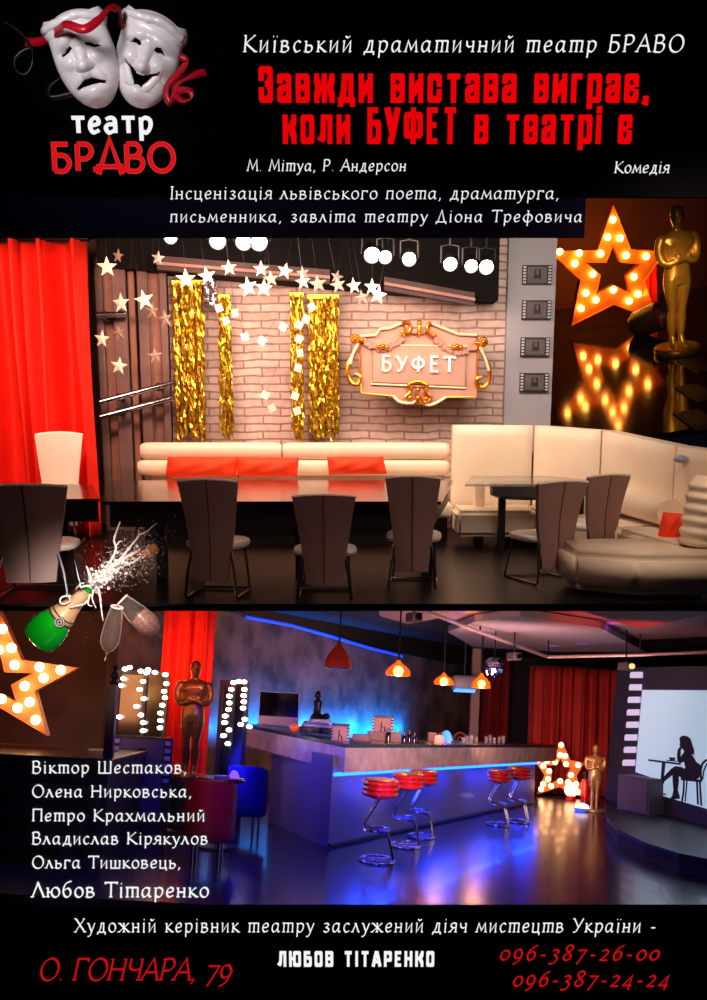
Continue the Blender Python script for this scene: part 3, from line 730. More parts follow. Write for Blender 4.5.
# ------------------------------------------------------------------ lights of the stage room: unseen washes added beside the spot fixtures
warm = (255, 214, 190)
for px, e in ((200, 75), (300, 65), (420, 60)):
    p = R3(px, 262, 11.2); light('AREA', U, p, e*.72, warm, .8, target=(p.x, 13.4, 1.4), name='stage_wash')
light('AREA', U, (-3.3, 9.6, 3.3), 120, (255, 190, 165), .7, target=(-4.0, 12.4, 1.7), name='curtain_wash')
light('AREA', U, (1.9, 10.6, 3.2), 42, (255, 236, 220), .7, target=(2.2, 13.2, 1.3), name='sofa_wash')
light('AREA', U, (2.6, 7.4, 3.0), 42, (255, 220, 195), .9, target=(2.6, 9.6, .5), name='sofa_front')
light('AREA', U, (-.5, 6.6, 3.0), 15, (255, 200, 190), 1.4, target=(-.5, 9, .6), name='chair_fill')

# ------------------------------------------------------------------ gold tinsel
gold_f = mat('gold_foil', (250, 212, 70), .26, metal=.85, noise_=(22, (150, 104, 16), .8))
silver_f = mat('silver_foil', (225, 225, 232), .25, metal=1, noise_=(14, (150, 150, 160), .6))
def tinsel(label, px0, px1, py0, py1, d, m, n, topw=None):
    a = R3(px0, py0, d); b = R3(px1, py1, d); t = thing('foil_curtain', label, 'tinsel curtain', U, (a.x, d, b.z))
    mb = MB(); hgt = a.z-b.z
    for i in range(n):
        x = a.x+(b.x-a.x)*(i+random.random()*.8)/n; y = d+random.uniform(-.09, .09); ln = hgt*random.uniform(.9, 1.0); w = .010+random.random()*.010
        seg = 26; ph = random.random()*9; tw = random.uniform(-.5, .5); vs = []; sw = random.uniform(-.02, .02)
        for k in range(seg+1):
            z = a.z-ln*k/seg+random.uniform(-.02, .02); an = tw+random.uniform(-.9, .9); xx = x+.012*math.sin(k*.9+ph)+sw*k/seg
            vs += [(xx-w*math.cos(an)-a.x, y-w*math.sin(an)-d+random.uniform(-.02, .02), z-b.z), (xx+w*math.cos(an)-a.x, y+w*math.sin(an)-d, z-b.z+random.uniform(-.03, .03))]
        mb.add(vs, [(2*k, 2*k+1, 2*k+3, 2*k+2) for k in range(seg)])
    mb.build('foil_fringe', m, t, fix=False)['kind'] = 'stuff'
    mb = MB(); w = b.x-a.x
    mb.box((-.02, -.03, hgt-.02), (w+.02, .03, hgt+.05), bev=.01)
    mb.build('header_tape', m, t)
tinsel('widest gold tinsel curtain, at left against the wooden planks', 173, 206, 284, 441, 12.9, gold_f, 62)
tinsel('narrow gold tinsel curtain second from left on the brick wall', 219, 232, 298, 441, 12.9, gold_f, 26)
tinsel('short silver tinsel bunch between two gold tinsel curtains', 204, 216, 274, 306, 12.85, silver_f, 14)
tinsel('slim gold tinsel curtain just left of the one nearest the plaque', 291, 304, 296, 441, 12.9, gold_f, 24)
tinsel('gold tinsel curtain nearest the carved name plaque', 309, 338, 298, 441, 12.9, gold_f, 56)

# ------------------------------------------------------------------ paper stars and squares on threads
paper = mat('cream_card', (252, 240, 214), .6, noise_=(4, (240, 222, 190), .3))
paper2 = mat('shade_toned_card', (150, 128, 116), .6, noise_=(4, (120, 100, 92), .3))  # same card darkened, shade of the dim stars put into the colour
thread = mat('thread', (40, 34, 32), .7)
star_list = [(107,267,10,0,0),(118,256,7,1,0),(158,258,7,1,0),(121,303,10,0,0),(144,300,10,0,1),(152,311,9,1,0),(165,319,9,1,0),(102,339,9,0,0),(119,333,8,1,0),(119,366,9,0,1),(155,356,8,1,0),
 (186,279,10,0,0),(207,276,9,0,1),(229,268,8,1,0),(248,287,10,0,0),(264,288,9,0,0),(261,269,8,0,1),(285,271,8,0,0),(271,279,8,1,0),(303,273,7,1,0),(303,282,8,1,0),(318,284,9,1,0),(337,277,7,1,0),(338,285,8,1,1),(354,286,8,0,0),(372,287,8,0,1),(378,295,9,0,0),(362,298,8,1,0)]
protos = {}
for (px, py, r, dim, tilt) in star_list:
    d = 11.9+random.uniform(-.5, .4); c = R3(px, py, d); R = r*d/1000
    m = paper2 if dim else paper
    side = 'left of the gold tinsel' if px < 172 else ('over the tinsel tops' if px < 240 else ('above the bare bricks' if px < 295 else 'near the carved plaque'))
    key = (dim,)
    if key not in protos:
        t = thing('hanging_star', '', 'paper star', U, c)
        pts = []
        for k in range(10):
            a = PI/2+k*PI/5; rr = 1 if k % 2 == 0 else .42; pts.append((rr*math.cos(a), 0, rr*math.sin(a)))
        o = MB(); n = len(pts)
        vs = [(x, -.0, z) for x, _, z in pts]+[(0, -.16, 0), (0, .16, 0)]
        o.add(vs, [(k, (k+1) % 10, 10) for k in range(10)]+[((k+1) % 10, k, 11) for k in range(10)])
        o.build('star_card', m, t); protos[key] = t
        MB().cyl((0, 0, .95), (0, 0, 8.5), .009, n=5).build('thread', thread, t)
    else: t = copy_thing(protos[key], U, c)
    place(t, U, c, random.uniform(-.5, .5), R, rot=Matrix.Rotation(random.uniform(-.5, .5), 4, 'Z') @ Matrix.Rotation(random.uniform(-.25, .25), 4, 'Y'))
    t['label'] = ('shade-toned' if dim else 'bright cream')+' five-pointed paper star hanging on a thread '+side
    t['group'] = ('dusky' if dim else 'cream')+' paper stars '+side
    for ch in t.children:
        if ch.name.startswith('thread'): ch.scale = (1, 1, max(.5, (3.6-c.z)/R/8.5) if (3.6-c.z)/R > 1.5 else .12); 
sq = [(219,308),(226,321),(283,327),(299,325),(306,319),(312,307),(299,339),(300,353),(298,368),(262,341),(245,337),(235,313),(265,395),(295,396),(272,408),(297,411)]
sq0 = None
for px, py in sq:
    d = 12.3+random.uniform(-.2, .2); c = R3(px, py, d)
    if sq0 is None:
        t = thing('hanging_square', 'small white square of card hanging on a thread before the bricks', 'paper square', U, c, group='white card squares over the brick wall')
        MB().box((-.045, -.004, -.045), (.045, .004, .045), bev=.002).build('card', paper, t)
        MB().cyl((0, 0, .04), (0, 0, .4), .002, n=4).build('thread', thread, t); sq0 = t
    else: t = copy_thing(sq0, U, c)
    place(t, U, c, rot=Matrix.Rotation(random.uniform(-.6, .6), 4, 'Z') @ Matrix.Rotation(random.uniform(-.6, .6), 4, 'Y'))

# ------------------------------------------------------------------ carved name plaque
pd = 12.75
pc = R3(418.5, 363, pd); pl = thing('name_plaque', 'carved pink plaque with gold scrolls reading БУФЕТ on the brick wall', 'sign', U, pc)
pink = mat('plaque_pink', (190, 148, 130), .5, noise_=(3, (174, 130, 112), .4))
gold = mat('gilded', (245, 150, 40), .28, metal=.85, noise_=(6, (200, 100, 15), .5), coat=.3)
cream_t = mat('cream_line', (255, 236, 190), .35, noise_=(6, (250, 220, 160), .3), metal=.2)
def pp(px, py, out=0): 
    v = R3(px, py, pd-out)-pc; return (v.x, v.y, v.z)
out = [(360,336),(376,335),(379,329),(390,329),(402,323),(409,334),(416,334),(424,334),(431,323),(443,328),(458,334),(477,335),(478,345),(477,364),(476,397),(446,397),(438,403),(428,405),(400,401),(392,396),(361,393),(360,365)]
MB().prism([pp(*p) for p in out], (0, -.03, 0), (0, .05, 0)).build('back_panel', pink, pl)
inner = [(370,343),(468,344),(467,390),(370,386)]
MB().prism([pp(*p) for p in [(373,346),(465,347),(464,386),(373,382)]], (0, -.05, 0), (0, 0, 0)).build('field_panel', pink, pl)
def frame_line(pts, r, m, name, closed=True, out=.05, sm=False):
    q = catmull(pts, closed, 6) if sm else pts
    MB().tube([pp(x, y, out) for x, y in q], r, 8, closed).build(name, m, pl, True)
frame_line([(371,345),(467,346),(466,388),(371,384)], .012, cream_t, 'inner_molding')
frame_line(out, .013, gold, 'outer_molding')
frame_line([(360,336),(376,335),(380,329),(390,328),(402,323)], .018, cream_t, 'top_scroll_line', False, .07)
frame_line([(431,323),(443,328),(458,334),(477,335)], .018, cream_t, 'top_scroll_line', False, .07)
frame_line([(393,396),(400,402),(412,403),(418,400),(428,405),(438,402),(446,397)], .018, cream_t, 'bottom_scroll_line', False, .07, True)
# side volutes
frame_line([(359,343),(355,352),(349,363),(348,375),(352,383),(358,384),(360,377),(355,374)], .028, gold, 'side_volute', False, .08, True)
frame_line([(479,345),(484,356),(489,367),(489,380),(484,387),(478,386),(477,379),(482,377)], .028, gold, 'side_volute', False, .08, True)
frame_line([(358,344),(353,354),(350,364)], .018, cream_t, 'volute_highlight', False, .11, True)
frame_line([(480,347),(486,360),(489,371)], .018, cream_t, 'volute_highlight', False, .11, True)
for (x, y) in ((355,339),(483,342)):
    m = MB(); c = pp(x, y, .1)
    for k in range(7): a = k*2*PI/7; m.ball((c[0]+.035*math.cos(a), c[1], c[2]+.035*math.sin(a)), .03, 10)
    m.ball((c[0], c[1]-.03, c[2]), .035, 10); m.ball((c[0]+(.07 if x < 400 else -.07), c[1]+.01, c[2]-.01), .03, 10, sx=1.6)
    m.build('rosette', gold, pl, True)
for pts in ([(402,323),(408,323),(411,328),(408,333),(403,331),(404,337)], [(431,323),(428,325),(428,331),(432,336),(436,334)]):
    frame_line(pts, .026, gold, 'top_volute', False, .09, True)
m = MB(); m.box(pp(417, 336, .02), pp(421.5, 322, .1), bev=.02); m.ball(pp(419.3, 323, .08), .035, 10); m.ball(pp(419.3, 334, .08), .03, 10); m.build('keystone', gold, pl, True)
# flower garlands: many small beads along a sag
for (x0, y0, x1, y1, s) in ((363,340,403,339,9),(436,340,478,344,10)):
    m = MB()
    for k in range(26):
        t_ = k/25; x = x0+(x1-x0)*t_; y = y0+(y1-y0)*t_+s*math.sin(PI*t_)
        for q in range(2): m.ball(pp(x+random.uniform(-1, 1), y+random.uniform(-2, 2), .07), .028, 6)
    m.build('flower_garland', mat('garland_pink', (196, 140, 124), .6), pl, True)
    m = MB(); cx = (x0+x1)/2; m.ball(pp(cx-3, y0+7, .12), .03, 8, sx=1.5); m.ball(pp(cx+3, y0+7, .12), .03, 8, sx=1.5); m.ball(pp(cx, y0+6, .14), .03, 8)
    m.build('garland_bow', gold, pl, True)
frame_line([(405,397),(411,391),(409,385),(414,382),(421,382),(427,386),(426,392),(431,398),(425,402),(421,397)], .024, gold, 'bottom_shell', False, .09, True)
m = MB(); m.ball(pp(418, 390, .1), .035, 10); m.ball(pp(418, 398, .1), .04, 10); m.ball(pp(410, 398, .1), .035, 10); m.ball(pp(426, 399, .1), .035, 10); m.build('shell_beads', gold, pl, True)
SER = dict(PEN)
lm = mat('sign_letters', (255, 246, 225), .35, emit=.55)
for i, (ch, px) in enumerate(zip('БУФЕТ', (381.5, 396.5, 411.5, 429.5, 443.5))):
    wd = {'Б': 11, 'У': 11, 'Ф': 13, 'Е': 9, 'Т': 12}[ch]
    mb = pen_text(ch, px, px+wd, 370.5+i*.3, 9.6, U, pd-.06, wt=2.3, contrast=.5, depth=.03, origin=pc)
    mb.build('raised_letter', lm, pl, fix=False)

# ------------------------------------------------------------------ film frames on the grey wall
fr0 = None
ink = mat('film_black', (14, 12, 14), .5); fgrey = mat('film_grey', (104, 94, 98), .6, noise_=(5, (70, 60, 64), .6)); wht = mat('film_white', (206, 200, 204), .6)
for i, (px, py, lb) in enumerate(((537,275,'topmost, dim film-frame picture on the grey wall'),(536.5,310,'second film-frame picture from the top on the grey wall'),(535,347,'third film-frame picture from the top on the grey wall'),(534,382.5,'lowest film-frame picture on the grey wall, above the sofa'))):
    d = WALL_D-.16; c = R3(px, py, d); s = d/1000
    t = thing('film_frame_picture', lb, 'picture', U, c)
    w_, h_ = 14*s, 9*s
    MB().box((-w_, -.015, -h_), (w_, .03, h_), bev=.004).build('film_backing', ink, t)
    MB().box((-w_*.66, -.022, -h_*.8), (w_*.66, -.01, h_*.8)).build('image_panel', fgrey, t)
    m = MB()
    for sx in (-1, 1):
        for k in range(6): m.box((sx*w_*.86-.018, -.022, -h_*.85+k*h_*.31), (sx*w_*.86+.018, -.01, -h_*.85+k*h_*.31+.022))
    m.build('sprocket_holes', wht, t)
    m = MB(); m.tube([(-.03, -.025, -.05), (-.025, -.025, .06), (.03, -.025, .06), (.035, -.025, -.05)], .01, 5); m.box((-.03, -.03, -.05), (.04, -.02, 0)); m.build('chair_image', ink, t)

# ------------------------------------------------------------------ long wall bench with rolls
cream = mat('cream_leather', (244, 226, 200), .42, noise_=(3, (232, 208, 178), .4), bump=.05)
orange = mat('orange_cloth', (255, 66, 6), .7, noise_=(6, (250, 46, 2), .5), bump=.1)
bd = 12.5
b0 = R3(142, 480, bd); b1 = R3(452, 480, bd)
bn = thing('padded_bench', 'long cream bench with two horizontal bolster rolls along the brick wall', 'bench', U, (b0.x, bd, 0))
def roll(z, r, nm, x0, x1, d=0):
    m = MB(); n = 14; pts = []; rs = []
    for x, k in ((0, .72), (.02, .86), (.06, .97), (.12, 1)): pts.append((x0+x, 0, z)); rs.append(r*k)
    for x, k in ((.12, 1), (.06, .97), (.02, .86), (0, .72)): pts.append((x1-x, 0, z)); rs.append(r*k)
    m.tube(pts, r, 20, rs=rs)
    m.v = [(x, (y*.7)+d, zz) for x, y, zz in m.v]
    return m.build(nm, cream, bn, True)
zt = R3(0, 451, bd).z; zm = R3(0, 467.5, bd).z; X1 = b1.x-b0.x-.04
roll(zt, .105, 'upper_bolster', .0, 1.74); roll(zt, .105, 'upper_bolster', 1.76, X1)
roll(zm, .098, 'lower_bolster', -.04, 1.74, .0); roll(zm, .098, 'lower_bolster', 1.76, X1)
MB().box((.05, -.55, .28), (X1, .1, .46), bev=.05).build('seat', cream, bn, True)
MB().box((.1, -.45, 0), (X1-.05, .1, .28), bev=.01).build('plinth', mat('bench_base', (40, 30, 30), .6), bn)
MB().box((.1, .08, .3), (X1-.05, .16, zt), bev=.02).build('back_board', mat('bench_back', (200, 180, 160), .6), bn)
def cushion(label, pts, d, th=.12, group=None, n=14):
    P = [R3(x, y, d) for x, y in pts]; c = sum(P, Vector())/4
    def f(s):
        def g(u, v):
            a = P[0].lerp(P[1], u); b = P[3].lerp(P[2], u); p = a.lerp(b, v)
            e = (4*u*(1-u))**.45*(4*v*(1-v))**.45
            w = .012*math.sin(u*14+v*9)*e
            pin = 1-.06*(1-e)
            return (p.x, p.y-s*th*e+s*0-w, p.z)
        return g
    m = MB(); m.grid(n, n, f(1)); m.grid(n, n, f(-1))
    o = m.build('cushion', orange, None, 2, c); place(o, U, c); tag(o, label, 'cushion', group)
    return o
cushion('wide orange cushion at the left end of the bench', [(168,457),(238,457),(236,476.5),(165,478)], bd-.18)
cushion('orange cushion in the middle touching the widest one', [(237,457),(299,458),(297,477),(237,477)], bd-.2)
cushion('separate orange cushion on the bench nearest the corner sofa', [(327,457),(383,457),(387,474),(329,475)], bd-.2)

# ------------------------------------------------------------------ corner sofa
plan = [(452, 12.3), (534, 12.3), (602, 11.5), (676, 10.2), (745, 9.0)]
tops = [425, 425.5, 430.5, 446, 456]; bots = [480, 473, 480, 512, 540]
sf0 = R3(534, 470, 12.3); sofa = thing('corner_sofa', 'tall cream leather corner sofa with panelled back against the right wall', 'sofa', U, (sf0.x, 12.3, 0))
B3 = (sf0.x, 12.3, 0)
for i in range(4):
    a = R3(plan[i][0], tops[i], plan[i][1]); b = R3(plan[i+1][0], tops[i+1], plan[i+1][1])
    dv = Vector((b.x-a.x, b.y-a.y, 0)); ln = dv.length; dv.normalize(); nm = Vector((-dv.y, dv.x, 0))
    def g(front):
        def f(u, v):
            p = Vector((a.x, a.y, 0))+dv*(ln*(.012/ln+u*(1-.024/ln)))
            top = a.z+(b.z-a.z)*u
            e = (1-(2*u-1)**12)*(1-(2*v-1)**12)
            off = (-.05*e) if front else .18
            return (p.x+nm.x*off-B3[0], p.y+nm.y*off-B3[1], .3+(top-.3)*v)
        return f
    m = MB(); nu = 24; m.grid(nu, 16, g(True)); k = len(m.v)
    m.grid(nu, 16, g(False))
    # close the sides
    def rim(ix): 
        for q in range(len(ix)-1): m.f.append((ix[q], ix[q+1], ix[q+1]+k, ix[q]+k))
    rim([15*nu+q for q in range(nu)]); rim([q*nu for q in range(16)]); rim([q*nu+nu-1 for q in range(16)]); rim(list(range(nu)))
    m.build('back_panel', cream, sofa, 1)
# seats follow the back
def seat_poly(pts, z0, z1, nm, bev=.05):
    bm = bmesh.new(); vs = [bm.verts.new((x-B3[0], y-B3[1], z0)) for x, y in pts]; f = bm.faces.new(vs)
    r = bmesh.ops.extrude_face_region(bm, geom=[f]); 
    for v in r['geom']:
        if isinstance(v, bmesh.types.BMVert): v.co.z = z1
    bmesh.ops.recalc_face_normals(bm, faces=bm.faces[:]); bmesh.ops.bevel(bm, geom=bm.edges[:], offset=bev, segments=3, affect='EDGES')
    m = MB(); bm.verts.index_update(); m.add([v.co.copy() for v in bm.verts], [[v.index for v in f.verts] for f in bm.faces]); bm.free()
    return m.build(nm, cream, sofa, True)
pw = [R3(p, 400, d) for p, d in plan]
seat_poly([(pw[0].x, pw[0].y-.1), (pw[1].x, pw[1].y-.1), (pw[1].x-.1, pw[1].y-.85), (pw[0].x, pw[0].y-.85)], .12, .42, 'seat')
seat_poly([(pw[1].x-.1, pw[1].y-.1), (pw[2].x, pw[2].y-.1), (pw[2].x-.55, pw[2].y-.55), (pw[1].x-.1, pw[1].y-.85)], .12, .42, 'seat')
seat_poly([(pw[2].x, pw[2].y-.1), (pw[3].x-.02, pw[3].y), (pw[3].x-.62, pw[3].y-.3), (pw[2].x-.55, pw[2].y-.55)], .12, .42, 'seat')
seat_poly([(pw[3].x, pw[3].y-.02), (pw[4].x-.02, pw[4].y), (pw[4].x-.62, pw[4].y-.3), (pw[3].x-.62, pw[3].y-.3)], .12, .42, 'seat')
# grey cushion roll in front of the lower back
m = MB(); A_ = R3(604, 498, 11.3); C_ = R3(666, 530, 9.9)
m.tube([(A_.x-B3[0], A_.y-B3[1]-.1, .62), ((A_.x+C_.x)/2-B3[0], (A_.y+C_.y)/2-B3[1]-.12, .6), (C_.x-B3[0], C_.y-B3[1]-.1, .58)], .14, 14)
m.build('lumbar_roll', cream, sofa, True)
# ottoman
o0 = R3(575, 600, 8.3)
def slab(x0, x1, y0, y1, z0, z1, bev): return MB().box((x0, y0, z0), (x1, y1, z1), bev=bev)
ot = thing('ottoman', 'low cream leather seat block in the right foreground', 'ottoman', U, (o0.x, 8.3, 0))
xr = R3(730, 600, 8.3).x-o0.x
MB().prism([(0.0, 0, .05), (xr, 0, .05), (xr, 0, .38), (0, 0, .38)], (0, 0, 0), (0, 0, 0))
bm = bmesh.new()
vs = [bm.verts.new(p) for p in ((.02, .28, .04), (.52, 0, .04), (xr, -.02, .04), (xr, 1.0, .04), (.42, 1.05, .04), (.0, .9, .04))]
f = bm.faces.new(vs); r = bmesh.ops.extrude_face_region(bm, geom=[f])
for v in r['geom']:
    if isinstance(v, bmesh.types.BMVert): v.co.z = .40
bmesh.ops.recalc_face_normals(bm, faces=bm.faces[:]); bmesh.ops.bevel(bm, geom=bm.edges[:], offset=.07, segments=4, affect='EDGES')
m = MB(); bm.verts.index_update(); m.add([v.co.copy() for v in bm.verts], [[v.index for v in f.verts] for f in bm.faces]); bm.free()
m.build('seat_block', cream, ot, 2)
m = MB()
for x, y in ((.3, .4), (xr-.2, .2), (.3, .9), (xr-.2, .9)): m.cyl((x, y, 0), (x, y, .08), .03, n=10)
m.build('foot', metal_d, ot)
# ribbed bolster
rb0 = R3(690, 550, 8.5); m = MB(); prof = []
for k in range(41):
    z = k/40*.62; rr = .17+.012*math.sin(z*62); rr *= (1-(2*k/40-1)**10*.35); prof.append((rr, z))
prof = [(.001, 0)]+prof+[(.001, .62)]
m.lathe(prof, 24, Matrix.Translation((0, 0, 0)) @ Matrix.Rotation(.12, 4, 'Y'))
o = m.build('ribbed_bolster', cream, None, True); place(o, U, (R3(697, 550, 8.75).x, 8.75, .40)); tag(o, 'upright ribbed cream bolster standing on the low seat block', 'bolster')
cushion('small orange cushion leaning on the corner sofa at right', [(663,512),(686,514),(678,546),(656,545)], 9.3, .1)

# ------------------------------------------------------------------ dining chairs
leather = mat('shade_toned_leather', (150, 118, 110), .5, noise_=(3, (128, 98, 92), .4), bump=.05)  # pale leather darkened, the backs' shade put into its colour
leather_l = mat('ivory_leather', (240, 232, 215), .4, noise_=(3, (228, 214, 195), .3))
def make_chair(label, loc, rz=0, sc=(1, 1, 1)):
    """high tapering back at y=0 facing the camera, seat beyond it"""
    t = thing('dining_chair', label, 'chair', U, loc, rz, sc)
    def back(fr):
        def f(u, v):
            z = .16+.84*v
            w = .145+.10*v**1.2
            x = (-1+2*u)*w
            arch = .02*(1-(2*u-1)**2)*v
            y = -.05*v**2+.05*math.sin(v*PI)*.6 - .025*(1-(2*u-1)**2)*(1 if fr else -.3)+(0 if fr else .045)
            return (x, y, z+arch)
        return f
    nu, nv = 15, 18
    m = MB(); m.grid(nu, nv, back(True)); k = len(m.v); m.grid(nu, nv, back(False))
    for ix in ([(nv-1)*nu+q for q in range(nu)], list(range(nu)), [q*nu for q in range(nv)], [q*nu+nu-1 for q in range(nv)]):
        for q in range(len(ix)-1): m.f.append((ix[q], ix[q+1], ix[q+1]+k, ix[q]+k))
    b = m.build('backrest', leather, t, 1)
    m = MB(); m.tube([(0, back(True)(.5, v)[1]-.003, back(True)(.5, v)[2]) for v in [i/14 for i in range(15)]], .005, 6); m.build('centre_seam', mat('seam', (92, 66, 60), .6), b)
    m = MB(); m.tube([(back(True)(u, 1)[0], .012+back(True)(u, 1)[1], back(True)(u, 1)[2]+.004) for u in [i/12 for i in range(13)]], .014, 8); m.build('top_piping', leather_l, b, True)
    s = MB()
    def seat(u, v):
        a = 2*PI*u; ce = abs(math.cos(a))**.6*(1 if math.cos(a) > 0 else -1); se = abs(math.sin(a))**.6*(1 if math.sin(a) > 0 else -1)
        rr = [0, .8, .96, 1, .97, .85, 0][round(v*6)]; zz = [.41, .41, .425, .45, .475, .49, .495][round(v*6)]
        return (ce*.255*rr, .27+se*.24*rr, zz)
    s.grid(33, 7, seat); s.build('seat', leather_l, t, 1)
    for sx in (-1, 1):
        m = MB(); m.tube([(sx*.16, .03, .41), (sx*.19, .0, .25), (sx*.21, -.03, .04), (sx*.21, .0, .014), (sx*.21, .30, .014), (sx*.21, .52, .014), (sx*.2, .53, .05), (sx*.18, .46, .41)], .012, 8)
        m.build('leg', chrome, t, True)
    MB().cyl((-.21, .5, .014), (.21, .5, .014), .01, n=8).build('cross_bar', chrome, t, True)
    return t
def chair_at(px, d, lb, rz=0, sc=(1, 1, 1), src=None):
    p = R3(px, 500, d); loc = (p.x, d, 0)
    return make_chair(lb, loc, rz, sc) if src is None else copy_thing(src, U, loc, rz, sc, lb)
ch = chair_at(413, 8.85, 'shade-toned high-backed dining chair in the middle of the row, before the orange cushion', rz=-.10, sc=(1.0, 1, .99))
chair_at(26, 8.35, 'large dark high-backed dining chair at the left edge', rz=.1, sc=(1.42, 1.2, .96), src=ch)
chair_at(209, 8.38, 'shade-toned high-backed dining chair second from left, its back hiding bench cushions', rz=-.12, sc=(1.05, 1, 1.0), src=ch)
chair_at(324, 8.32, 'lowest shade-toned dining chair showing pale seat on both sides', rz=.0, sc=(1.08, 1, .88), src=ch)
chair_at(560, 9.1, 'shade-toned dining chair leaning right, in front of the glass table', rz=.42, sc=(1.1, 1, .93), src=ch)
chair_at(606, 9.9, 'shade-toned dining chair nearest the corner sofa, rightmost of the row', rz=.38, sc=(1.0, 1, .93), src=ch)
fc = chair_at(62, 13.2-1.3, 'pale ivory dining chair standing before the red curtain', rz=PI+.1, sc=(1.12, 1, 1.26), src=ch)
for c in fc.children:
    if c.name.startswith('backrest'):
        c.data = c.data.copy(); c.data.materials.clear(); c.data.materials.append(leather_l)

# ------------------------------------------------------------------ tables
gloss = mat('black_glass_top', (30, 20, 18), .16, spec=.5, coat=.0, noise_=(2, (18, 12, 12), .4))
tblack = mat('table_black', (10, 8, 9), .5)
def table(name, label, pts, z, th, m, legs, shade_apron=0):
    c = sum((Vector((x, y, 0)) for x, y in pts), Vector())/len(pts)
    t = thing(name, label, 'table', U, (c.x, c.y, 0))
    MB().prism([(x-c.x, y-c.y, z) for x, y in pts], (0, 0, 0), (0, 0, -th)).build('table_top', m, t)
    for x, y in legs: MB().box((x-c.x-.05, y-c.y-.05, 0), (x-c.x+.05, y-c.y+.05, z-th), bev=.01).build('leg', tblack, t)
    if shade_apron:  # dark band added to imitate the blackness under the top
        k = [(x-c.x, y-c.y) for x, y in pts]; q = [(x*.965, y*.9, z-th) for x, y in k]; q2 = [(x*.955, y*.88, z-th) for x, y in k]
        MB().ring(q, q2, (0, 0, 0), (0, 0, -shade_apron)).build('shade_apron', tblack, t)
    return t
xa, xb = R3(100, 500, 9.15).x, R3(441, 500, 9.15).x
table('dining_table', 'long black glass-topped table in front of the cream bench', [(xa, 9.15), (xb, 9.15), (xb+.35, 11.6), (xa-.5, 11.6)], .76, .03, gloss, [(xa+.5, 9.4), (-.5, 9.4), (xb-.1, 9.4), (xa+.5, 11.3), (-.5, 11.3), (xb, 11.3)], .22)
table('dining_table', 'low black table at far left beside the red curtain', [(R3(-30, 500, 9.6).x, 9.6), (xa-.12, 9.6), (xa-.62, 11.3), (-4.6, 11.3)], .74, .03, gloss, [(-3.0, 9.8), (-3.2, 11.0), (-4.2, 11.0)], .2)
glass_t = mat('grey_glass_top', (150, 150, 140), .06, spec=.8, alpha=.55, noise_=(2, (130, 130, 120), .3))
gx = [(R3(463, 483, 10.9).x, 10.7), (R3(595, 483, 10.9).x, 10.7), (R3(606, 480, 11).x, 11.0), (R3(547, 471, 12).x, 11.9), (R3(470, 471, 12).x, 11.9)]
gt = table('glass_table', 'grey glass-topped table before the corner sofa', gx, .79, .025, glass_t, [], 0)
cx_ = sum(x for x, y in gx)/5; cy_ = sum(y for x, y in gx)/5
m = MB(); cyl_p = R3(548, 500, 11.0)
m.lathe([(.001, .58), (.45, .58), (.55, .62), (.56, .76), (.001, .76)], 28, Matrix.Translation((cyl_p.x-cx_-.05, 11.3-cy_, 0)), sx=1.0, sy=.5)
m.build('drum', mat('drum_grey', (120, 120, 132), .4, noise_=(2, (96, 96, 108), .4)), gt, True)
for px in (502, 580):
    q = R3(px, 500, 11.3); MB().box((q.x-cx_-.04, 11.25-cy_, 0), (q.x-cx_+.04, 11.35-cy_, .6), bev=.01).build('leg', tblack, gt)
q = R3(480, 500, 11.9); o = MB().box((-.06, -.06, 0), (.06, .06, .72), bev=.015).build('short_post', cream, None, True); place(o, U, (q.x, 12.0, 0)); tag(o, 'short cream post under the table edge beside the bench end', 'post')
# ------------------------------------------------------------------ marquee stars
bulb_a = mat('amber_bulb', (255, 225, 130), emit=22, ecol=(255, 190, 80))
bulb_w = mat('warm_bulb', (255, 230, 190), emit=14, ecol=(255, 205, 140))
def marquee(label, room, d, outer, inner, bulbs, face_m, bulb_m, br, depth=.14, rim=.06, back=None):
    P = [room.at(x, y, d) for x, y in outer]; c = sum(P, Vector())/len(P)
    t = thing('marquee_star', label, 'star lamp', room, c)
    P = [p-c for p in P]; Q = [room.at(x, y, d)-c for x, y in inner]
    MB().ring(P, Q, (0, 0, 0), (0, depth, 0)).build('star_face', face_m, t)
    m = MB(); P2 = [p*1.012 for p in P]; m.ring(P2, P, (0, -rim, 0), (0, depth, 0)); Q2 = [q*.97 for q in Q]; m.ring(Q, Q2, (0, -rim*.7, 0), (0, depth, 0)); m.build('rim', face_m, t)
    for x, y in bulbs:
        b = room.at(x, y, d-.05)-c
        o = MB().ball((b.x, b.y-br*.3, b.z), br, 12); o.build('bulb', bulb_m, t, True)
        MB().cyl((b.x, b.y, b.z), (b.x, b.y+.06, b.z), br*.6, n=10).build('socket', mat('bulb_socket', (90, 60, 30), .5), t, True)
    return t
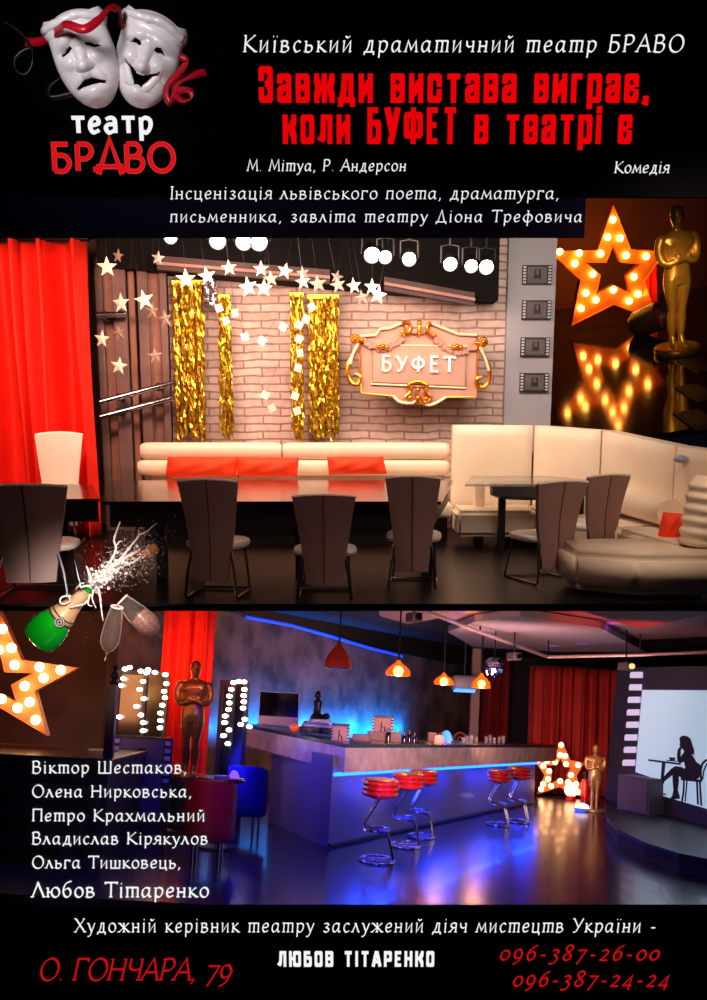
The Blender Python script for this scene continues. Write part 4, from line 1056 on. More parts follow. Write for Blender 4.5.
# ------------------------------------------------------------------ golden figure
gold_s = mat('statue_gold', (214, 150, 52), .34, metal=.62, noise_=(3, (180, 120, 36), .3), coat=.2)
def statue(label, room, loc, H_, rz=0, m=gold_s, disc=True, dr=.27, group=None):
    """slender standing figure with folded arms on a round base; total height H_"""
    t = thing('award_statuette', label, 'statue', room, loc, rz, (H_, H_, H_), group=group)
    bh = .045
    k = MB().lathe([(.001, 0), (.155, 0), (.16, .008), (.16, bh-.008), (.153, bh), (.001, bh)], 36); k.build('round_base', m, t, True)
    # body: closed elliptical sections (z, x centre, half width, half depth, y)
    b = MB()
    def loft(secs, n=20, cap=True):
        vs = []; fs = []
        for (z, cx, w, dp, cy) in secs:
            for i in range(n):
                a = 2*PI*i/n; vs.append((cx+w*math.copysign(abs(math.cos(a))**.9, math.cos(a)), cy+dp*math.sin(a), z))
        for i in range(len(secs)-1):
            for j in range(n): fs.append((i*n+j, i*n+(j+1) % n, (i+1)*n+(j+1) % n, (i+1)*n+j))
        fs.append(tuple(range(n))[::-1]); fs.append(tuple((len(secs)-1)*n+j for j in range(n)))
        b.add(vs, fs)
    for s in (-1, 1):
        loft([(bh, s*.035, .026, .045, -.012), (bh+.03, s*.035, .024, .035, 0), (.12, s*.034, .021, .024, .008), (.19, s*.036, .031, .034, .012), (.24, s*.037, .033, .036, .010), (.295, s*.036, .028, .030, 0), (.33, s*.038, .031, .033, -.002), (.40, s*.043, .043, .042, 0), (.47, s*.046, .052, .052, 0), (.52, s*.044, .054, .056, 0), (.56, s*.03, .05, .055, 0)])
        loft([(bh-.005, s*.037, .024, .05, -.03), (bh+.012, s*.037, .022, .045, -.03), (bh+.03, s*.036, .018, .02, -.005)])
    loft([(.48, 0, .085, .056, 0), (.54, 0, .098, .062, 0), (.58, 0, .092, .058, 0), (.63, 0, .088, .055, 0), (.68, 0, .102, .058, 0), (.73, 0, .115, .064, 0), (.77, 0, .125, .066, 0), (.80, 0, .118, .058, .002), (.823, 0, .085, .045, .004), (.838, 0, .04, .035, .004), (.86, 0, .030, .031, 0), (.885, 0, .031, .034, -.002)], 28)
    loft([(.855, 0, .020, .026, -.008), (.868, 0, .031, .036, -.006), (.89, 0, .040, .045, -.002), (.92, 0, .045, .05, 0), (.955, 0, .045, .05, .002), (.98, 0, .036, .041, .002), (.994, 0, .02, .024, .002), (1.0, 0, .004, .005, .002)], 24)
    for s in (-1, 1):
        q = [(s*.118, .0, .785), (s*.136, -.004, .74), (s*.135, -.014, .69), (s*.118, -.036, .645), (s*.085, -.066, .635), (s*.035, -.083, .655), (s*-.03, -.085, .672)]
        pts = catmull(q, k=4); n = len(pts); b.tube(pts, .03, 14, rs=[.036-.016*(i/(n-1)) for i in range(n)])
        b.ball((s*.118, 0, .785), .037, 14)
        # closed hand
        b.ball((s*-.035, -.088, .675), .021, 12)
        for f in range(4): b.tube([(s*-.03+s*.004, -.098, .690-f*.011), (s*-.05, -.098, .688-f*.011), (s*-.058, -.086, .686-f*.011)], .0062, 8)
        # chest muscles
        b.ball((s*.052, -.040, .755), .045, 14, sy=.5, sz=.7)
    # face
    b.ball((0, -.05, .925), .008, 8, sy=1.2, sz=1.8); b.ball((-.016, -.044, .935), .008, 8); b.ball((.016, -.044, .935), .008, 8); b.ball((0, -.047, .898), .011, 8, sx=1.2, sz=.5)
    for s in (-1, 1): b.ball((s*.045, 0, .925), .01, 8, sx=.5, sz=1.6)
    o = b.build('figure', m, t, True)
    r = o.modifiers.new('merge', 'REMESH'); r.mode = 'VOXEL'; r.voxel_size = .006; r.use_smooth_shade = True
    return t

# ------------------------------------------------------------------ the raked display niche at upper right
niche_f = mat('niche_gloss', (20, 11, 8), .09, spec=.4, noise_=(1.2, (30, 18, 12), .5))
niche_w = mat('niche_wall', (58, 34, 22), .7, noise_=(.8, (34, 20, 14), .6))
zA = N.floor(560, 442); zB = N.floor(556, 292)
m = MB(); m.box((N.floor(556, 400).x-.4, N.floor(556, 450).y, -.1), (14.6, N.floor(600, 300).y+1, 0)); struct(m, 'floor_niche', niche_f, N)
yb = N.floor(600, 303).y
m = MB(); m.box((1.0, yb, -1.1), (14.6, yb+.15, 9)); struct(m, 'wall_niche', niche_w, N)
D_N = N.floor(612, 327).y
po = [(612.7,205),(630,249),(664,252),(644,281),(656,320),(613,304),(571,325),(580,280),(549,251),(597,250)]
pi = [(612.5,245),(620,262),(640,264),(626,276),(630,293),(613,285),(596,294),(600,275),(585,262),(606,262)]
bl = [(612.7,219.6),(607.5,237),(620,238),(559.5,251.5),(579,253),(600.4,253.6),(626,255.3),(646,256.2),(574.7,263.5),(592.8,274),(633.8,276.7),(613.3,289.6),(585.8,293),(595.7,299.8),(629,301),(638,294),(581,308.3)]
star_face = mat('amber_star_face', (226, 120, 36), .5, noise_=(3, (200, 96, 24), .4))
marquee('large amber marquee star with lit bulbs at upper right beside the golden statue', N, D_N, po, pi, bl, star_face, bulb_a, .07)
light('AREA', N, N.at(612, 262, D_N-1.1), 12, (255, 150, 60), 1.0, target=N.at(612, 262, D_N), name='star_face_fill')  # unseen area light added before the star, brightens its face
light('AREA', N, N.at(612, 262, D_N+.3), 120, (255, 120, 40), 1.6, target=N.at(612, 262, D_N+3), name='star_back_glow')  # unseen area light stands in for the bulbs' glow on the wall
sb = N.floor(677, 352); statue('golden statuette on a round base right of the large amber marquee star', N, sb, 141/1000*sb.y*1.0, rz=.15)
light('SPOT', N, N.at(640, 120, 13.5), 1500, (255, 225, 170), .3, target=N.at(681, 290, sb.y), spot=16, name='statue_spot')
light('SPOT', N, N.at(760, 300, 14.5), 160, (255, 220, 170), .3, target=N.at(681, 290, sb.y), spot=22, name='statue_rim')
# red cloth strip and dark drum lamp between star and statue
rc = N.floor(658, 322); m = MB(); m.grid(12, 20, lambda u, v: (rc.x-.16+.32*u, rc.y+.5+.05*math.sin(u*12), 1.2*v))
solo(m, 'red_banner', mat('red_banner_cloth', (224, 20, 24), .6), 'narrow red cloth hanging between the large amber star and the statuette', 'banner', N, (rc.x, rc.y+.5, 0), smooth=2)
dl = N.floor(638, 330); t = thing('drum_lamp', 'dark tilted drum spotlight below the right leg of the amber star', 'spotlight', N, (dl.x, dl.y-.6, .30), rot=Matrix.Rotation(.9, 4, 'Z') @ Matrix.Rotation(1.2, 4, 'X'))
MB().lathe([(.001, -.35), (.2, -.35), (.28, -.25), (.3, .3), (.26, .32), (.25, .2), (.001, .2)], 24).build('housing', mat('drum_brown', (38, 20, 16), .4), t, True)
MB().lathe([(.001, .22), (.24, .22), (.24, .24), (.001, .25)], 24).build('lens', mat('drum_lens', (120, 30, 20), .2), t, True)
# small dark film frames low on the right
for i, (px, py, lb) in enumerate(((698,365,'upper dark film-frame tile at far right below the statuette'),(697,393,'middle dark film-frame tile at far right below the statuette'),(697,420,'lower dark film-frame tile at far right below the statuette'))):
    c = N.floor(px, py); t = thing('film_frame_tile', lb, 'tile', N, (c.x, c.y, 0))
    MB().box((-.22, -.55, 0), (.22, .5, .02), bev=.005).build('tile_body', ink, t)
    MB().box((-.14, -.35, .02), (.14, .3, .026)).build('tile_image', mat('tile_dim', (60, 44, 40), .5), t)
# small grey-blue dish lamp on the sofa back
c = R3(681, 459, 9.9); m = MB().lathe([(.001, 0), (.05, 0), (.08, .03), (.085, .06), (.02, .075), (.001, .075)], 20, sx=1)
solo(MB().ball(c, .075, 14, sz=.55), 'round_lamp', mat('pale_blue_shade', (160, 170, 190), .3), 'small pale blue oval lamp on top of the corner sofa back at right', 'lamp', U, c, smooth=True)

# ------------------------------------------------------------------ THE BAR ROOM
bfloor = mat('polished_floor', (34, 28, 48), .2, spec=.5, coat=.1, noise_=(1.5, (42, 30, 44), .6), bump=.02)
stone = mat('rough_stone', (104, 84, 74), .9, noise_=(2.2, (44, 34, 30), .95), bump=1.0)
lceil = mat('bar_ceiling', (150, 120, 122), .7, noise_=(1.2, (128, 100, 104), .4))
lblack = mat('bar_black', (12, 11, 14), .7)
m = MB(); m.box((-8, L.floor(350, 912).y, -.12), (12, 32, 0)); struct(m, 'floor_bar', bfloor, L)
# back stone wall: plan line W0-W1, recedes to the right
W0 = L.floor(150, 789); W0 = Vector((-3.1, 14.0, 0)); W1 = Vector((4.1, 26.0, 0))
wdir = (W1-W0).normalized(); wn = Vector((wdir.y, -wdir.x, 0))
m = MB()
ca = [W0-wdir*.2, W1]
def wq(px, py, off=0.0): return L.plane(px, py, (W0+wn*off).to_tuple(), (W1+wn*off).to_tuple())
m.prism([(ca[0].x, ca[0].y, 0), (ca[1].x, ca[1].y, 0), (ca[1].x, ca[1].y, 3.1), (ca[0].x, ca[0].y, 3.1)], (0, 0, 0), (-wn*.2).to_tuple()); struct(m, 'wall_stone', stone, L)
# curtain wall at the back right, left brown stage wall
m = MB(); m.box((3.2, 26.2, 0), (12, 26.4, 3.4)); struct(m, 'wall_far', lblack, L)
brown_l = mat('brown_backdrop', (92, 62, 46), .8, noise_=(1.2, (58, 38, 28), .7))
m = MB(); m.box((-8, 14.3, 0), (W0.x-.1, 14.5, 3.3)); struct(m, 'wall_stage', brown_l, L)
# ceiling: dark slab with paler dropped panels
m = MB(); m.box((-8, 12.5, 3.06), (12, 30, 3.2))
q1, q2, q3, q4 = L.at(-300, 611, 8.75), L.at(1000, 611, 8.75), Vector((4.5, 12.5, 3.06)), Vector((-5.5, 12.5, 3.06))
m.prism([q1, q2, q3, q4], (0, 0, 0), (0, 0, .05)); struct(m, 'ceiling_bar', lblack, L)
def panel(nm, pts, z, th, mt, label=None):
    P = [L.floor(x, y, z) for x, y in pts]; mm = MB(); mm.prism([(p.x, p.y, z) for p in P], (0, 0, 0), (0, 0, th)); return struct(mm, nm, mt, L, label)
panel('ceiling_panel', [(377,603),(380,616),(408,624),(440,618),(474,626),(473,646),(520,650),(640,640),(716,636),(716,600)], 2.94, .1, lceil)
panel('ceiling_panel', [(448,632),(474,622),(520,616),(600,628),(646,652),(560,652),(473,647)], 2.82, .1, mat('ceiling_grey', (138, 130, 136), .7))
panel('ceiling_beam', [(560,604),(716,602),(716,612),(640,629)], 2.78, .14, mat('beam_brown', (120, 84, 78), .7))
# fascia under the stage floor closes the gap to the bar room ceiling


# ------------------------------------------------------------------ red curtains
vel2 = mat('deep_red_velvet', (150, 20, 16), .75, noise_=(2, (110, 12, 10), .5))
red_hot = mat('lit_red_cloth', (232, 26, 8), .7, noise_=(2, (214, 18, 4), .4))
pc0 = L.floor(524, 793); pc1 = L.floor(642, 797)
zt_ = L.at(570, 668, pc0.y).z
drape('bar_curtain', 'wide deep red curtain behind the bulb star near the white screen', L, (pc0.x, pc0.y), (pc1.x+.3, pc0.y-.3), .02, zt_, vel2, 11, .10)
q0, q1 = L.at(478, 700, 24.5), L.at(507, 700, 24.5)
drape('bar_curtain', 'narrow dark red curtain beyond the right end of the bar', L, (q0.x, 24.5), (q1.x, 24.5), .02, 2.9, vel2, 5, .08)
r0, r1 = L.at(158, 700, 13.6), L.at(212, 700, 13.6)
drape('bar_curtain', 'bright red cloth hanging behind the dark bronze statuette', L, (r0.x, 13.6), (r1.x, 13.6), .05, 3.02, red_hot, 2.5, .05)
light('POINT', L, L.at(172, 668, 12.9), 30, (255, 150, 40), .15, name='curtain_lamp')
light('SPOT', L, L.at(188, 640, 10.2), 110, (255, 70, 40), .3, target=L.at(188, 680, 13.6), spot=28, name='curtain_red')

# ------------------------------------------------------------------ stage at left with marquee star
sd = 9.7
za = L.at(60, 738, sd+1.6).z; 
sA = L.at(-30, 754, sd); sB = L.at(112, 757, sd)
zs = (sA.z+sB.z)/2
stage = thing('low_stage', 'dark brown stepped stage at left carrying the cropped bulb star', 'stage', L, (-4.5, sd, 0))
stwood = mat('stage_wood', (84, 46, 34), .35, noise_=(3, (48, 26, 20), .7)); stdark = mat('stage_dark', (26, 12, 12), .5, noise_=(3, (14, 8, 8), .7))
MB().box((0, 0, zs-.06), (sB.x+4.5, 1.75, zs), bev=.015).build('stage_top', stwood, stage)
MB().box((.02, .06, 0), (sB.x+4.46, 1.7, zs-.06)).build('riser', stdark, stage)
for k in range(3):
    zz = zs*(.72-.26*k); dd = -.12-.16*k
    MB().box((0, dd, 0 if 0 else zz-.04), (sB.x+4.45-.1*k, .06, zz), bev=.01).build('step', stdark if k else stwood, stage)
    MB().box((0, dd+.04, max(0, zz-.3)), (sB.x+4.4-.1*k, .06, zz-.04)).build('step_riser', stdark, stage)
sy = sd+.9
po = [(2,612),(19,650),(22,658),(78,667),(36,690),(47,735),(0,706),(-46,735),(-36,690),(-78,664),(-24,656),(-16,650)]
po = [(-3,605),(22,660),(78,668),(35,691),(47,735),(0,707),(-50,738),(-38,692),(-80,664),(-26,659)]
pi = [(-2,640),(5,672),(34,673),(12,685),(17,702),(0,694),(-24,706),(-16,688),(-36,672),(-10,671)]
bl = [(3,629),(12,648),(-9,648),(15,665),(40,667),(61,670),(44,678),(25,686),(30,702),(18,708),(36,720),(2,699),(-1,650),(-30,668),(-50,668)]
star_face2 = mat('brown_star_face', (190, 112, 60), .5, noise_=(3, (150, 84, 44), .4))
marquee('bulb-lit star cropped by the left edge, standing on the low stage', L, sy, po, pi, bl, star_face2, bulb_w, .05, depth=.1, rim=.03)
light('AREA', L, L.at(5, 670, sy-.9), 9, (255, 170, 90), .5, target=L.at(5, 670, sy), name='star_face_fill')  # extra unseen light added in front, lifts the star face
light('AREA', L, L.at(30, 680, sy+.5), 30, (255, 160, 100), 1.0, target=L.at(40, 670, sy+4), name='star_back_glow')  # unseen light added behind the star to warm the backdrop
# post
pa = L.floor(110, 757, zs); pt = L.at(110, 680, pa.y)
t = thing('stage_post', 'square brown post with a turned finial at the right end of the low stage', 'post', L, (sB.x-.06, sd+.1, zs))
hp = L.at(110, 684, sd+.1).z-zs
MB().box((-.045, -.045, 0), (.045, .045, hp), bev=.01).build('shaft', stwood, t)
MB().lathe([(.03, hp), (.055, hp+.01), (.02, hp+.03), (.045, hp+.07), (.03, hp+.11), (.012, hp+.13), (.03, hp+.16), (.001, hp+.19)], 14).build('finial', mat('post_dark', (26, 12, 10), .4), t, True)
sl = L.at(90, 737, sd+.6); o = MB().box((-.14, -.1, 0), (.14, .1, .02), bev=.005); tag(place(o.build('paper_sheet', mat('sheet', (150, 140, 130), .7)), L, (sl.x, sd+1.2, zs)), 'pale sheet lying at the back right of the low stage', 'sheet')

# ------------------------------------------------------------------ dressing mirrors ringed with bulbs
bulb_s = mat('mirror_bulb', (255, 250, 235), emit=11, ecol=(255, 240, 215))
def px6(l): return [(100+x/4.42, 600+y/4.42) for x, y in l]
g1 = px6([(110,305),(132,298),(180,314),(205,322),(212,308),(243,320),(288,330),(103,348),(93,378),(190,360),(175,395),(193,436),(160,470),(180,508),(190,542),(190,578),(85,517),(293,370),(283,404),(287,432),(275,465),(267,500),(267,533),(265,565)])
g2 = px6([(580,395),(572,425),(571,455),(568,484),(553,513),(550,542),(570,574),(545,600),(565,635),(590,365),(613,360),(637,362),(638,395),(635,423),(635,450),(632,478),(640,527),(660,560),(622,550)])
md = 13.0
mir = mat('dark_mirror', (24, 18, 18), .15, spec=.8)
for (bl, x0, x1, y0, lb, lb2, edge) in ((g1, 119, 168, 670, 'wide dressing mirror ringed with small bulbs, left of the bronze statuette', '', 768), (g2, 222, 248, 680, 'narrow dressing mirror ringed with small bulbs between statuette and monitor', '', 768)):
    a = L.at(x0, y0, md); b = L.at(x1, y0, md); t = thing('dressing_mirror', lb, 'mirror', L, ((a.x+b.x)/2, md, 0)); cx_ = (a.x+b.x)/2
    top = a.z; w_ = (b.x-a.x)/2+.02; fr = .05
    MB().ring([(-w_, 0, .0), (w_, 0, .0), (w_, 0, top), (-w_, 0, top)], [(-w_+fr, 0, .1), (w_-fr, 0, .1), (w_-fr, 0, top-fr), (-w_+fr, 0, top-fr)], (0, -.02, 0), (0, .08, 0)).build('frame', stdark, t)
    MB().box((-w_+fr, .02, .1), (w_-fr, .04, top-fr)).build('glass', mir, t)
    for x, y in bl:
        p = L.at(x, y, md-.06); MB().ball((p.x-cx_, -.06, p.z), .026, 10, sx=1.4).build('bulb', bulb_s, t, True)
    m = MB()
    if bl is g1: m.box((.02-.0, -.03, .9), (.06, .0, top-.02))
    else: m.box((-.02, -.03, .9), (.02, .0, top-.02))
    m.build('mullion', stdark, t)
# numbered film panel
a = L.at(113, 735, 11.6); b = L.at(173, 735, 11.6)
t = thing('lettered_screen', 'purple-grey film-frame panel with a dark letter below the wide bulb mirror', 'panel', L, ((a.x+b.x)/2, 11.6, 0)); w_ = (b.x-a.x)/2
pur = mat('purple_panel', (70, 60, 104), .5, noise_=(2, (50, 42, 80), .5)); lil = mat('lilac', (150, 130, 220), .5)
MB().box((-w_, 0, 0), (w_, .05, a.z), bev=.01).build('panel_body', mat('panel_dark', (22, 18, 34), .5), t)
MB().box((-w_*.72, -.012, .2), (w_*.72, 0, a.z-.03)).build('image_area', pur, t)
m = MB()
for s in (-1, 1):
    for k in range(6): m.box((s*w_*.86-.035, -.014, a.z-.09-.085*k), (s*w_*.86+.035, 0, a.z-.04-.085*k), bev=.008)
m.build('sprocket_holes', lil, t)
m = MB(); zc = a.z-.24
for q in (((-.045, .1), (.045, .1)), ((-.045, .1), (-.045, .02)), ((-.045, .02), (.045, .02)), ((.045, .02), (.045, -.07)), ((.045, -.07), (-.045, -.07)), ((-.045, .02), (-.045, -.07))):
    m.tube([(q[0][0], -.016, zc+q[0][1]), (q[1][0], -.016, zc+q[1][1])], .012, 6)
m.build('letter_mark', ink, t)
# bronze statue
bronze = mat('statue_bronze', (150, 98, 46), .3, metal=.6, noise_=(3, (110, 68, 30), .5))
sp_ = L.floor(195, 802); sp_ = Vector((L.at(194, 700, 11.9).x, 11.9, 0)); hs = L.at(194, 660, 11.9).z
statue('dark bronze statuette in front of the bright red cloth', L, (sp_.x, 11.9, .62), hs-.62, rz=.1, m=bronze)
o = MB(); o.lathe([(.001, 0), (.26, 0), (.26, .04), (.2, .06), (.2, .56), (.27, .58), (.27, .62), (.001, .62)], 28)
tag(place(o.build('round_plinth', mat('plinth_purple', (60, 22, 40), .5), None, True), L, (sp_.x, 11.9, 0)), 'dark round plinth carrying the bronze statuette', 'plinth')
light('SPOT', L, L.at(230, 640, 10.5), 70, (255, 210, 150), .2, target=(sp_.x, 11.9, 1.5), spot=18, name='bronze_spot')

# ------------------------------------------------------------------ red tub seats and blue things behind the names
tubm = mat('crimson_leather', (120, 14, 30), .4, noise_=(3, (84, 8, 24), .4))
def tub(label, px, py, w_, rz=0, mt=tubm):
    p = L.floor(px, py); t = thing('tub_chair', label, 'chair', L, p, rz)
    s = w_
    MB().lathe([(.001, .24), (s*.9, .24), (s, .28), (s*1.0, .42), (s*.92, .47), (.001, .48)], 28).build('seat', mt, t, True)
    def f(r0):
        def g(u, v):
            a = PI*.95+ -PI*1.9*u*.5 - PI*.0; a = -.1+(PI+.2)*u
            return (r0*math.cos(a), r0*math.sin(a), .42+.40*v*(1-.25*(2*u-1)**4))
        return g
    m = MB(); m.grid(28, 8, f(s*1.02)); k = len(m.v); m.grid(28, 8, f(s*.84))
    for ix in ([7*28+q for q in range(28)], list(range(28)), [q*28 for q in range(8)], [q*28+27 for q in range(8)]):
        for q in range(len(ix)-1): m.f.append((ix[q], ix[q+1], ix[q+1]+k, ix[q]+k))
    m.build('backrest', mt, t, 1)
    for k in range(4):
        a = PI/4+k*PI/2; MB().cyl((s*.7*math.cos(a), s*.7*math.sin(a), 0), (s*.7*math.cos(a), s*.7*math.sin(a), .26), .014, n=8).build('leg', chrome, t, True)
    return t
tub('crimson tub chair right of the names with its back turned', 206, 866, .25, rz=PI)
tb = L.floor(216, 848); t = thing('round_table', 'round crimson-topped table behind the crimson tub chair', 'table', L, tb)
MB().lathe([(.001, .70), (.25, .70), (.27, .72), (.25, .745), (.001, .75)], 32).build('table_top', mat('crimson_top', (140, 20, 40), .25), t, True)
MB().lathe([(.03, .03), (.03, .70)], 14).build('pedestal', chrome, t, True); MB().lathe([(.001, 0), (.24, 0), (.22, .025), (.04, .04), (.001, .04)], 28).build('foot_disc', metal_d, t, True)
for i, (px, ang, lb, cm) in enumerate(((206, .3, 'white folded card lying on the crimson-topped table', (230, 200, 200)),)):
    tag(place(MB().box((-.08, -.05, 0), (.08, .05, .02), bev=.004).build('table_card', mat('card_white', cm, .5)), L, (tb.x+.02, tb.y-.08, .75), ang), lb, 'card')
tag(place(MB().lathe([(.001, 0), (.05, 0), (.055, .02), (.03, .07), (.001, .08)], 16).build('candle_holder', mat('violet_glass', (190, 120, 230), .15, emit=.6), None, True), L, (tb.x+.15, tb.y-.05, .75)), 'small violet candle glass on the crimson-topped table', 'candle holder')
blue_v = mat('blue_cloth', (24, 26, 96), .5, noise_=(3, (14, 14, 60), .5))
tub('dark blue tub chair between the round table and the bar end', 245, 836, .24, rz=PI-.2, mt=blue_v)

# ------------------------------------------------------------------ BAR
A = L.floor(328, 848); B = L.floor(534, 803); Ld = L.floor(268, 821)
bar = thing('bar_counter', 'long grey bar counter with blue light under its steel fascia', 'bar counter', L, (A.x, A.y, 0))
o = Vector((A.x, A.y, 0)); dAB = (B-A).normalized(); dAL = (Ld-A).normalized(); 
def bz(px, py, p): return L.plane(px, py, p.to_tuple(), (p+Vector((1, .0001, 0))).to_tuple()).z
barp = mat('bar_panel_grey', (104, 104, 128), .38, noise_=(2, (84, 84, 108), .4), coat=.2); steel = mat('brushed_steel', (222, 194, 180), .36, metal=.35, noise_=(6, (150, 124, 118), .5))
body = [A, B, B+dAL*.9, Ld]
zt0 = 1.02
MB().prism([(p.x-o.x, p.y-o.y, 0) for p in (A, B, B+dAL*.55, A+dAL*.6+dAB*.6, Ld+dAB*.55, Ld)], (0, 0, 0), (0, 0, zt0)).build('front_panels', barp, bar)
# overhanging counter
out1 = Vector((dAB.y, -dAB.x, 0)); out2 = Vector((-dAL.y, dAL.x, 0))
out2 = out2 if out2.x < 0 else -out2
def corner(px, y): return L.plane
ov = .22
A2 = A+out1*ov+out2*ov*.3; B2 = B+out1*ov+dAB*.6; L2 = Ld+out2*ov+dAL*.8; C2 = L2+(B2-A2)
def zrow(p, row_at):    # height above plan point p that lands on picture row
    v0 = L.M @ Vector((p.x, p.y, 0)); v1 = L.M @ Vector((p.x, p.y, 1)); camM = co.matrix_basis.inverted()
    def r(v): 
        q = camM @ v; return ROW0-q.y/-q.z*FPX, CX+q.x/-q.z*FPX
    lo, hi = 0, 3
    for _ in range(40):
        mid = (lo+hi)/2; rr = r(v0.lerp(v1, mid))[0]
        if rr > row_at: lo = mid
        else: hi = mid
    return mid, r(v0.lerp(v1, mid))[1]
za_, xa_ = zrow(A2, 748); zab, _ = zrow(A2, 773); zb_, xb_ = zrow(B2, 747.5); zbb, _ = zrow(B2, 761); zl_, xl_ = zrow(L2, 727); zlb, _ = zrow(L2, 744)
print('BAR', A, B, Ld, 'A2', za_, zab, xa_, 'B2', zb_, zbb, xb_, 'L2', zl_, zlb, xl_)
tp = [(A2, za_, zab), (B2, zb_, zbb), (B2+dAL*.95, zb_, zbb), (A2+dAL*1.0+dAB*1.0, za_, zab), (L2+dAB*.95, zl_, zlb), (L2, zl_, zlb)]
m = MB(); vs = [(p.x-o.x, p.y-o.y, z1) for p, z1, z0 in tp]+[(p.x-o.x, p.y-o.y, z0) for p, z1, z0 in tp]
m.add(vs, [(5, 4, 3, 2, 1, 0), (6, 7, 8, 9, 10, 11)]+[(i, (i+1) % 6, 6+(i+1) % 6, 6+i) for i in range(6)]); m.build('steel_fascia', steel, bar)
m = MB(); vs = [((p.x-o.x), (p.y-o.y), z1+.002) for p, z1, z0 in tp]+[((p.x-o.x), (p.y-o.y), z1+.045) for p, z1, z0 in tp]
m.add(vs, [(5, 4, 3, 2, 1, 0), (6, 7, 8, 9, 10, 11)]+[(i, (i+1) % 6, 6+(i+1) % 6, 6+i) for i in range(6)]); m.build('counter_top', mat('counter_dark', (46, 42, 54), .25), bar)
led = mat('blue_led', (40, 90, 255), emit=9, ecol=(20, 80, 255))
m = MB(); n_ = 2
a1 = A+out1*.03+dAB*.02; b1_ = B+out1*.03
m.tube([(a1.x-o.x, a1.y-o.y, zab-.03), (b1_.x-o.x, b1_.y-o.y, zbb-.03)], .022, 8); m.build('led_strip', led, bar, True)
m = MB(); a1 = A+out1*.012; b1_ = B+out1*.012; m.tube([(a1.x-o.x, a1.y-o.y, .03), (b1_.x-o.x, b1_.y-o.y, .03)], .02, 6); m.build('kick_rail', mat('kick_dark', (14, 14, 20), .4), bar, True)
# real light of the strip
mid = (A+B)/2
for k in (.12, .37, .62, .87):
    p = A.lerp(B, k)+out1*.16; zz = zab+(zbb-zab)*k-.05
    light('AREA', L, (p.x, p.y, zz), 17, (20, 60, 255), 1.3, target=(p.x+out1.x*.1, p.y+out1.y*.1, 0), sy=.12, name='bar_led_and_fill')
light('AREA', L, (A.x-1.1, A.y+.4, 1.0), 17, (20, 30, 255), .8, target=(A.x-.2, A.y+1.0, .4), name='bar_led_and_fill')  # not the strip: unseen blue area light added beside the bar
def P_bar(px, row, back=.35):
    """point standing on the counter top that appears at the given column, near the given row"""
    z = (za_+zb_)/2+.045
    q = L.floor(px, row, z); return q

def on_bar(px, t_back):
    """plan point on the counter: column px, distance back from the front edge"""
    P = A2-out1*t_back; Q = B2-out1*t_back
    v = L.plane(px, 748, P.to_tuple(), Q.to_tuple()); k = max(0, min(1, (Vector((v.x, v.y, 0))-P).length/(Q-P).length))
    return Vector((v.x, v.y, za_+(zb_-za_)*k+.047)), v.y/1000
def on_left(px, t_back):
    inw = Vector((-out2.x, -out2.y, 0)); P = A2+inw*t_back; Q = L2+inw*t_back
    v = L.plane(px, 740, P.to_tuple(), Q.to_tuple()); k = max(0, min(1, (Vector((v.x, v.y, 0))-P).length/(Q-P).length))
    return Vector((v.x, v.y, za_+(zl_-za_)*k+.05))
# stools
red_st = mat('red_vinyl', (160, 20, 14), .28, noise_=(3, (130, 14, 10), .4), coat=.3)
stool0 = None
def stool(label, bx, by, sx_, sy_row, w_px, lean=1, rz=0):
    global stool0
    p = L.floor(bx, by); z, _ = zrow(p, sy_row); s = L.floor(sx_, 700, 0)
    H_ = z; dx = (sx_-bx)/1000*p.y
    r = w_px/2/1000*p.y
    if stool0 is None:
        t = thing('bar_stool', label, 'bar stool', L, p, 0, (r, r*1.7, H_), group=None)
        # unit: radius 1, height 1 ; seat leans over the foot ring
        m = MB(); pr = [(.001, .80), (.9, .80)]
        for i in range(3):
            z0 = .80+i*.062
            for a in (-80, -40, 0, 40, 80): pr.append((.93+.09*math.cos(math.radians(a)), z0+.031+.031*math.sin(math.radians(a))))
        pr += [(.86, .998), (.5, 1.0), (.001, .985)]
        m.lathe(pr, 32); m.build('seat_cushion', red_st, t, True)
        m = MB(); m.lathe([(.001, .765), (.5, .765), (.55, .78), (.88, .795), (.001, .80)], 24); m.build('seat_plate', chrome, t, True)
        def real(pts, rad, closed=False):
            q_ = MB().tube([(x*r, y*r*1.7, z*H_) for x, y, z in pts], rad, 8, closed); q_.v = [(x/r, y/(r*1.7), z/H_) for x, y, z in q_.v]; return q_
        m = real([(math.cos(a)*.95, math.sin(a)*.95, .015) for a in [2*PI*k/28 for k in range(28)]], .011, True)
        for s_ in (-.3, .3): q_ = real([(-.88, s_, .015), (.88, s_, .015)], .009); m.add(q_.v, q_.f)
        m.build('base_ring', chrome, t, True)
        for s_ in (-.3, .3):
            pts = catmull([(.75, s_, .02), (.82, s_, .06), (.55, s_, .30), (.2, s_, .36), (-.5, s_, .40), (-.75, s_, .43), (-.7, s_, .5), (-.2, s_, .7), (.0, s_, .78)], k=5)
            m = real(pts, .0135); m.build('frame_rod', chrome, t, True)
        m = real([(-.15+math.cos(a)*.75, math.sin(a)*.7, .385) for a in [2*PI*k/24 for k in range(24)]], .010, True); m.build('foot_ring', chrome, t, True)
        stool0 = t; return t
    return copy_thing(stool0, L, p, rz, (r, r*1.7, H_), label)
stool('red-seated chrome bar stool nearest the front corner of the bar', 377, 861, 380, 779, 36)
stool('middle red-seated stool of the cluster near the bar corner', 405, 846, 407, 773, 32)
stool('rear red-seated stool of the cluster near the bar corner', 421, 837, 425, 770, 28)
stool('red-seated bar stool left of the pair at the far bar end', 498, 825, 499, 770, 24)
stool('red-seated bar stool right of the pair at the far bar end', 518, 822, 521, 767, 23)
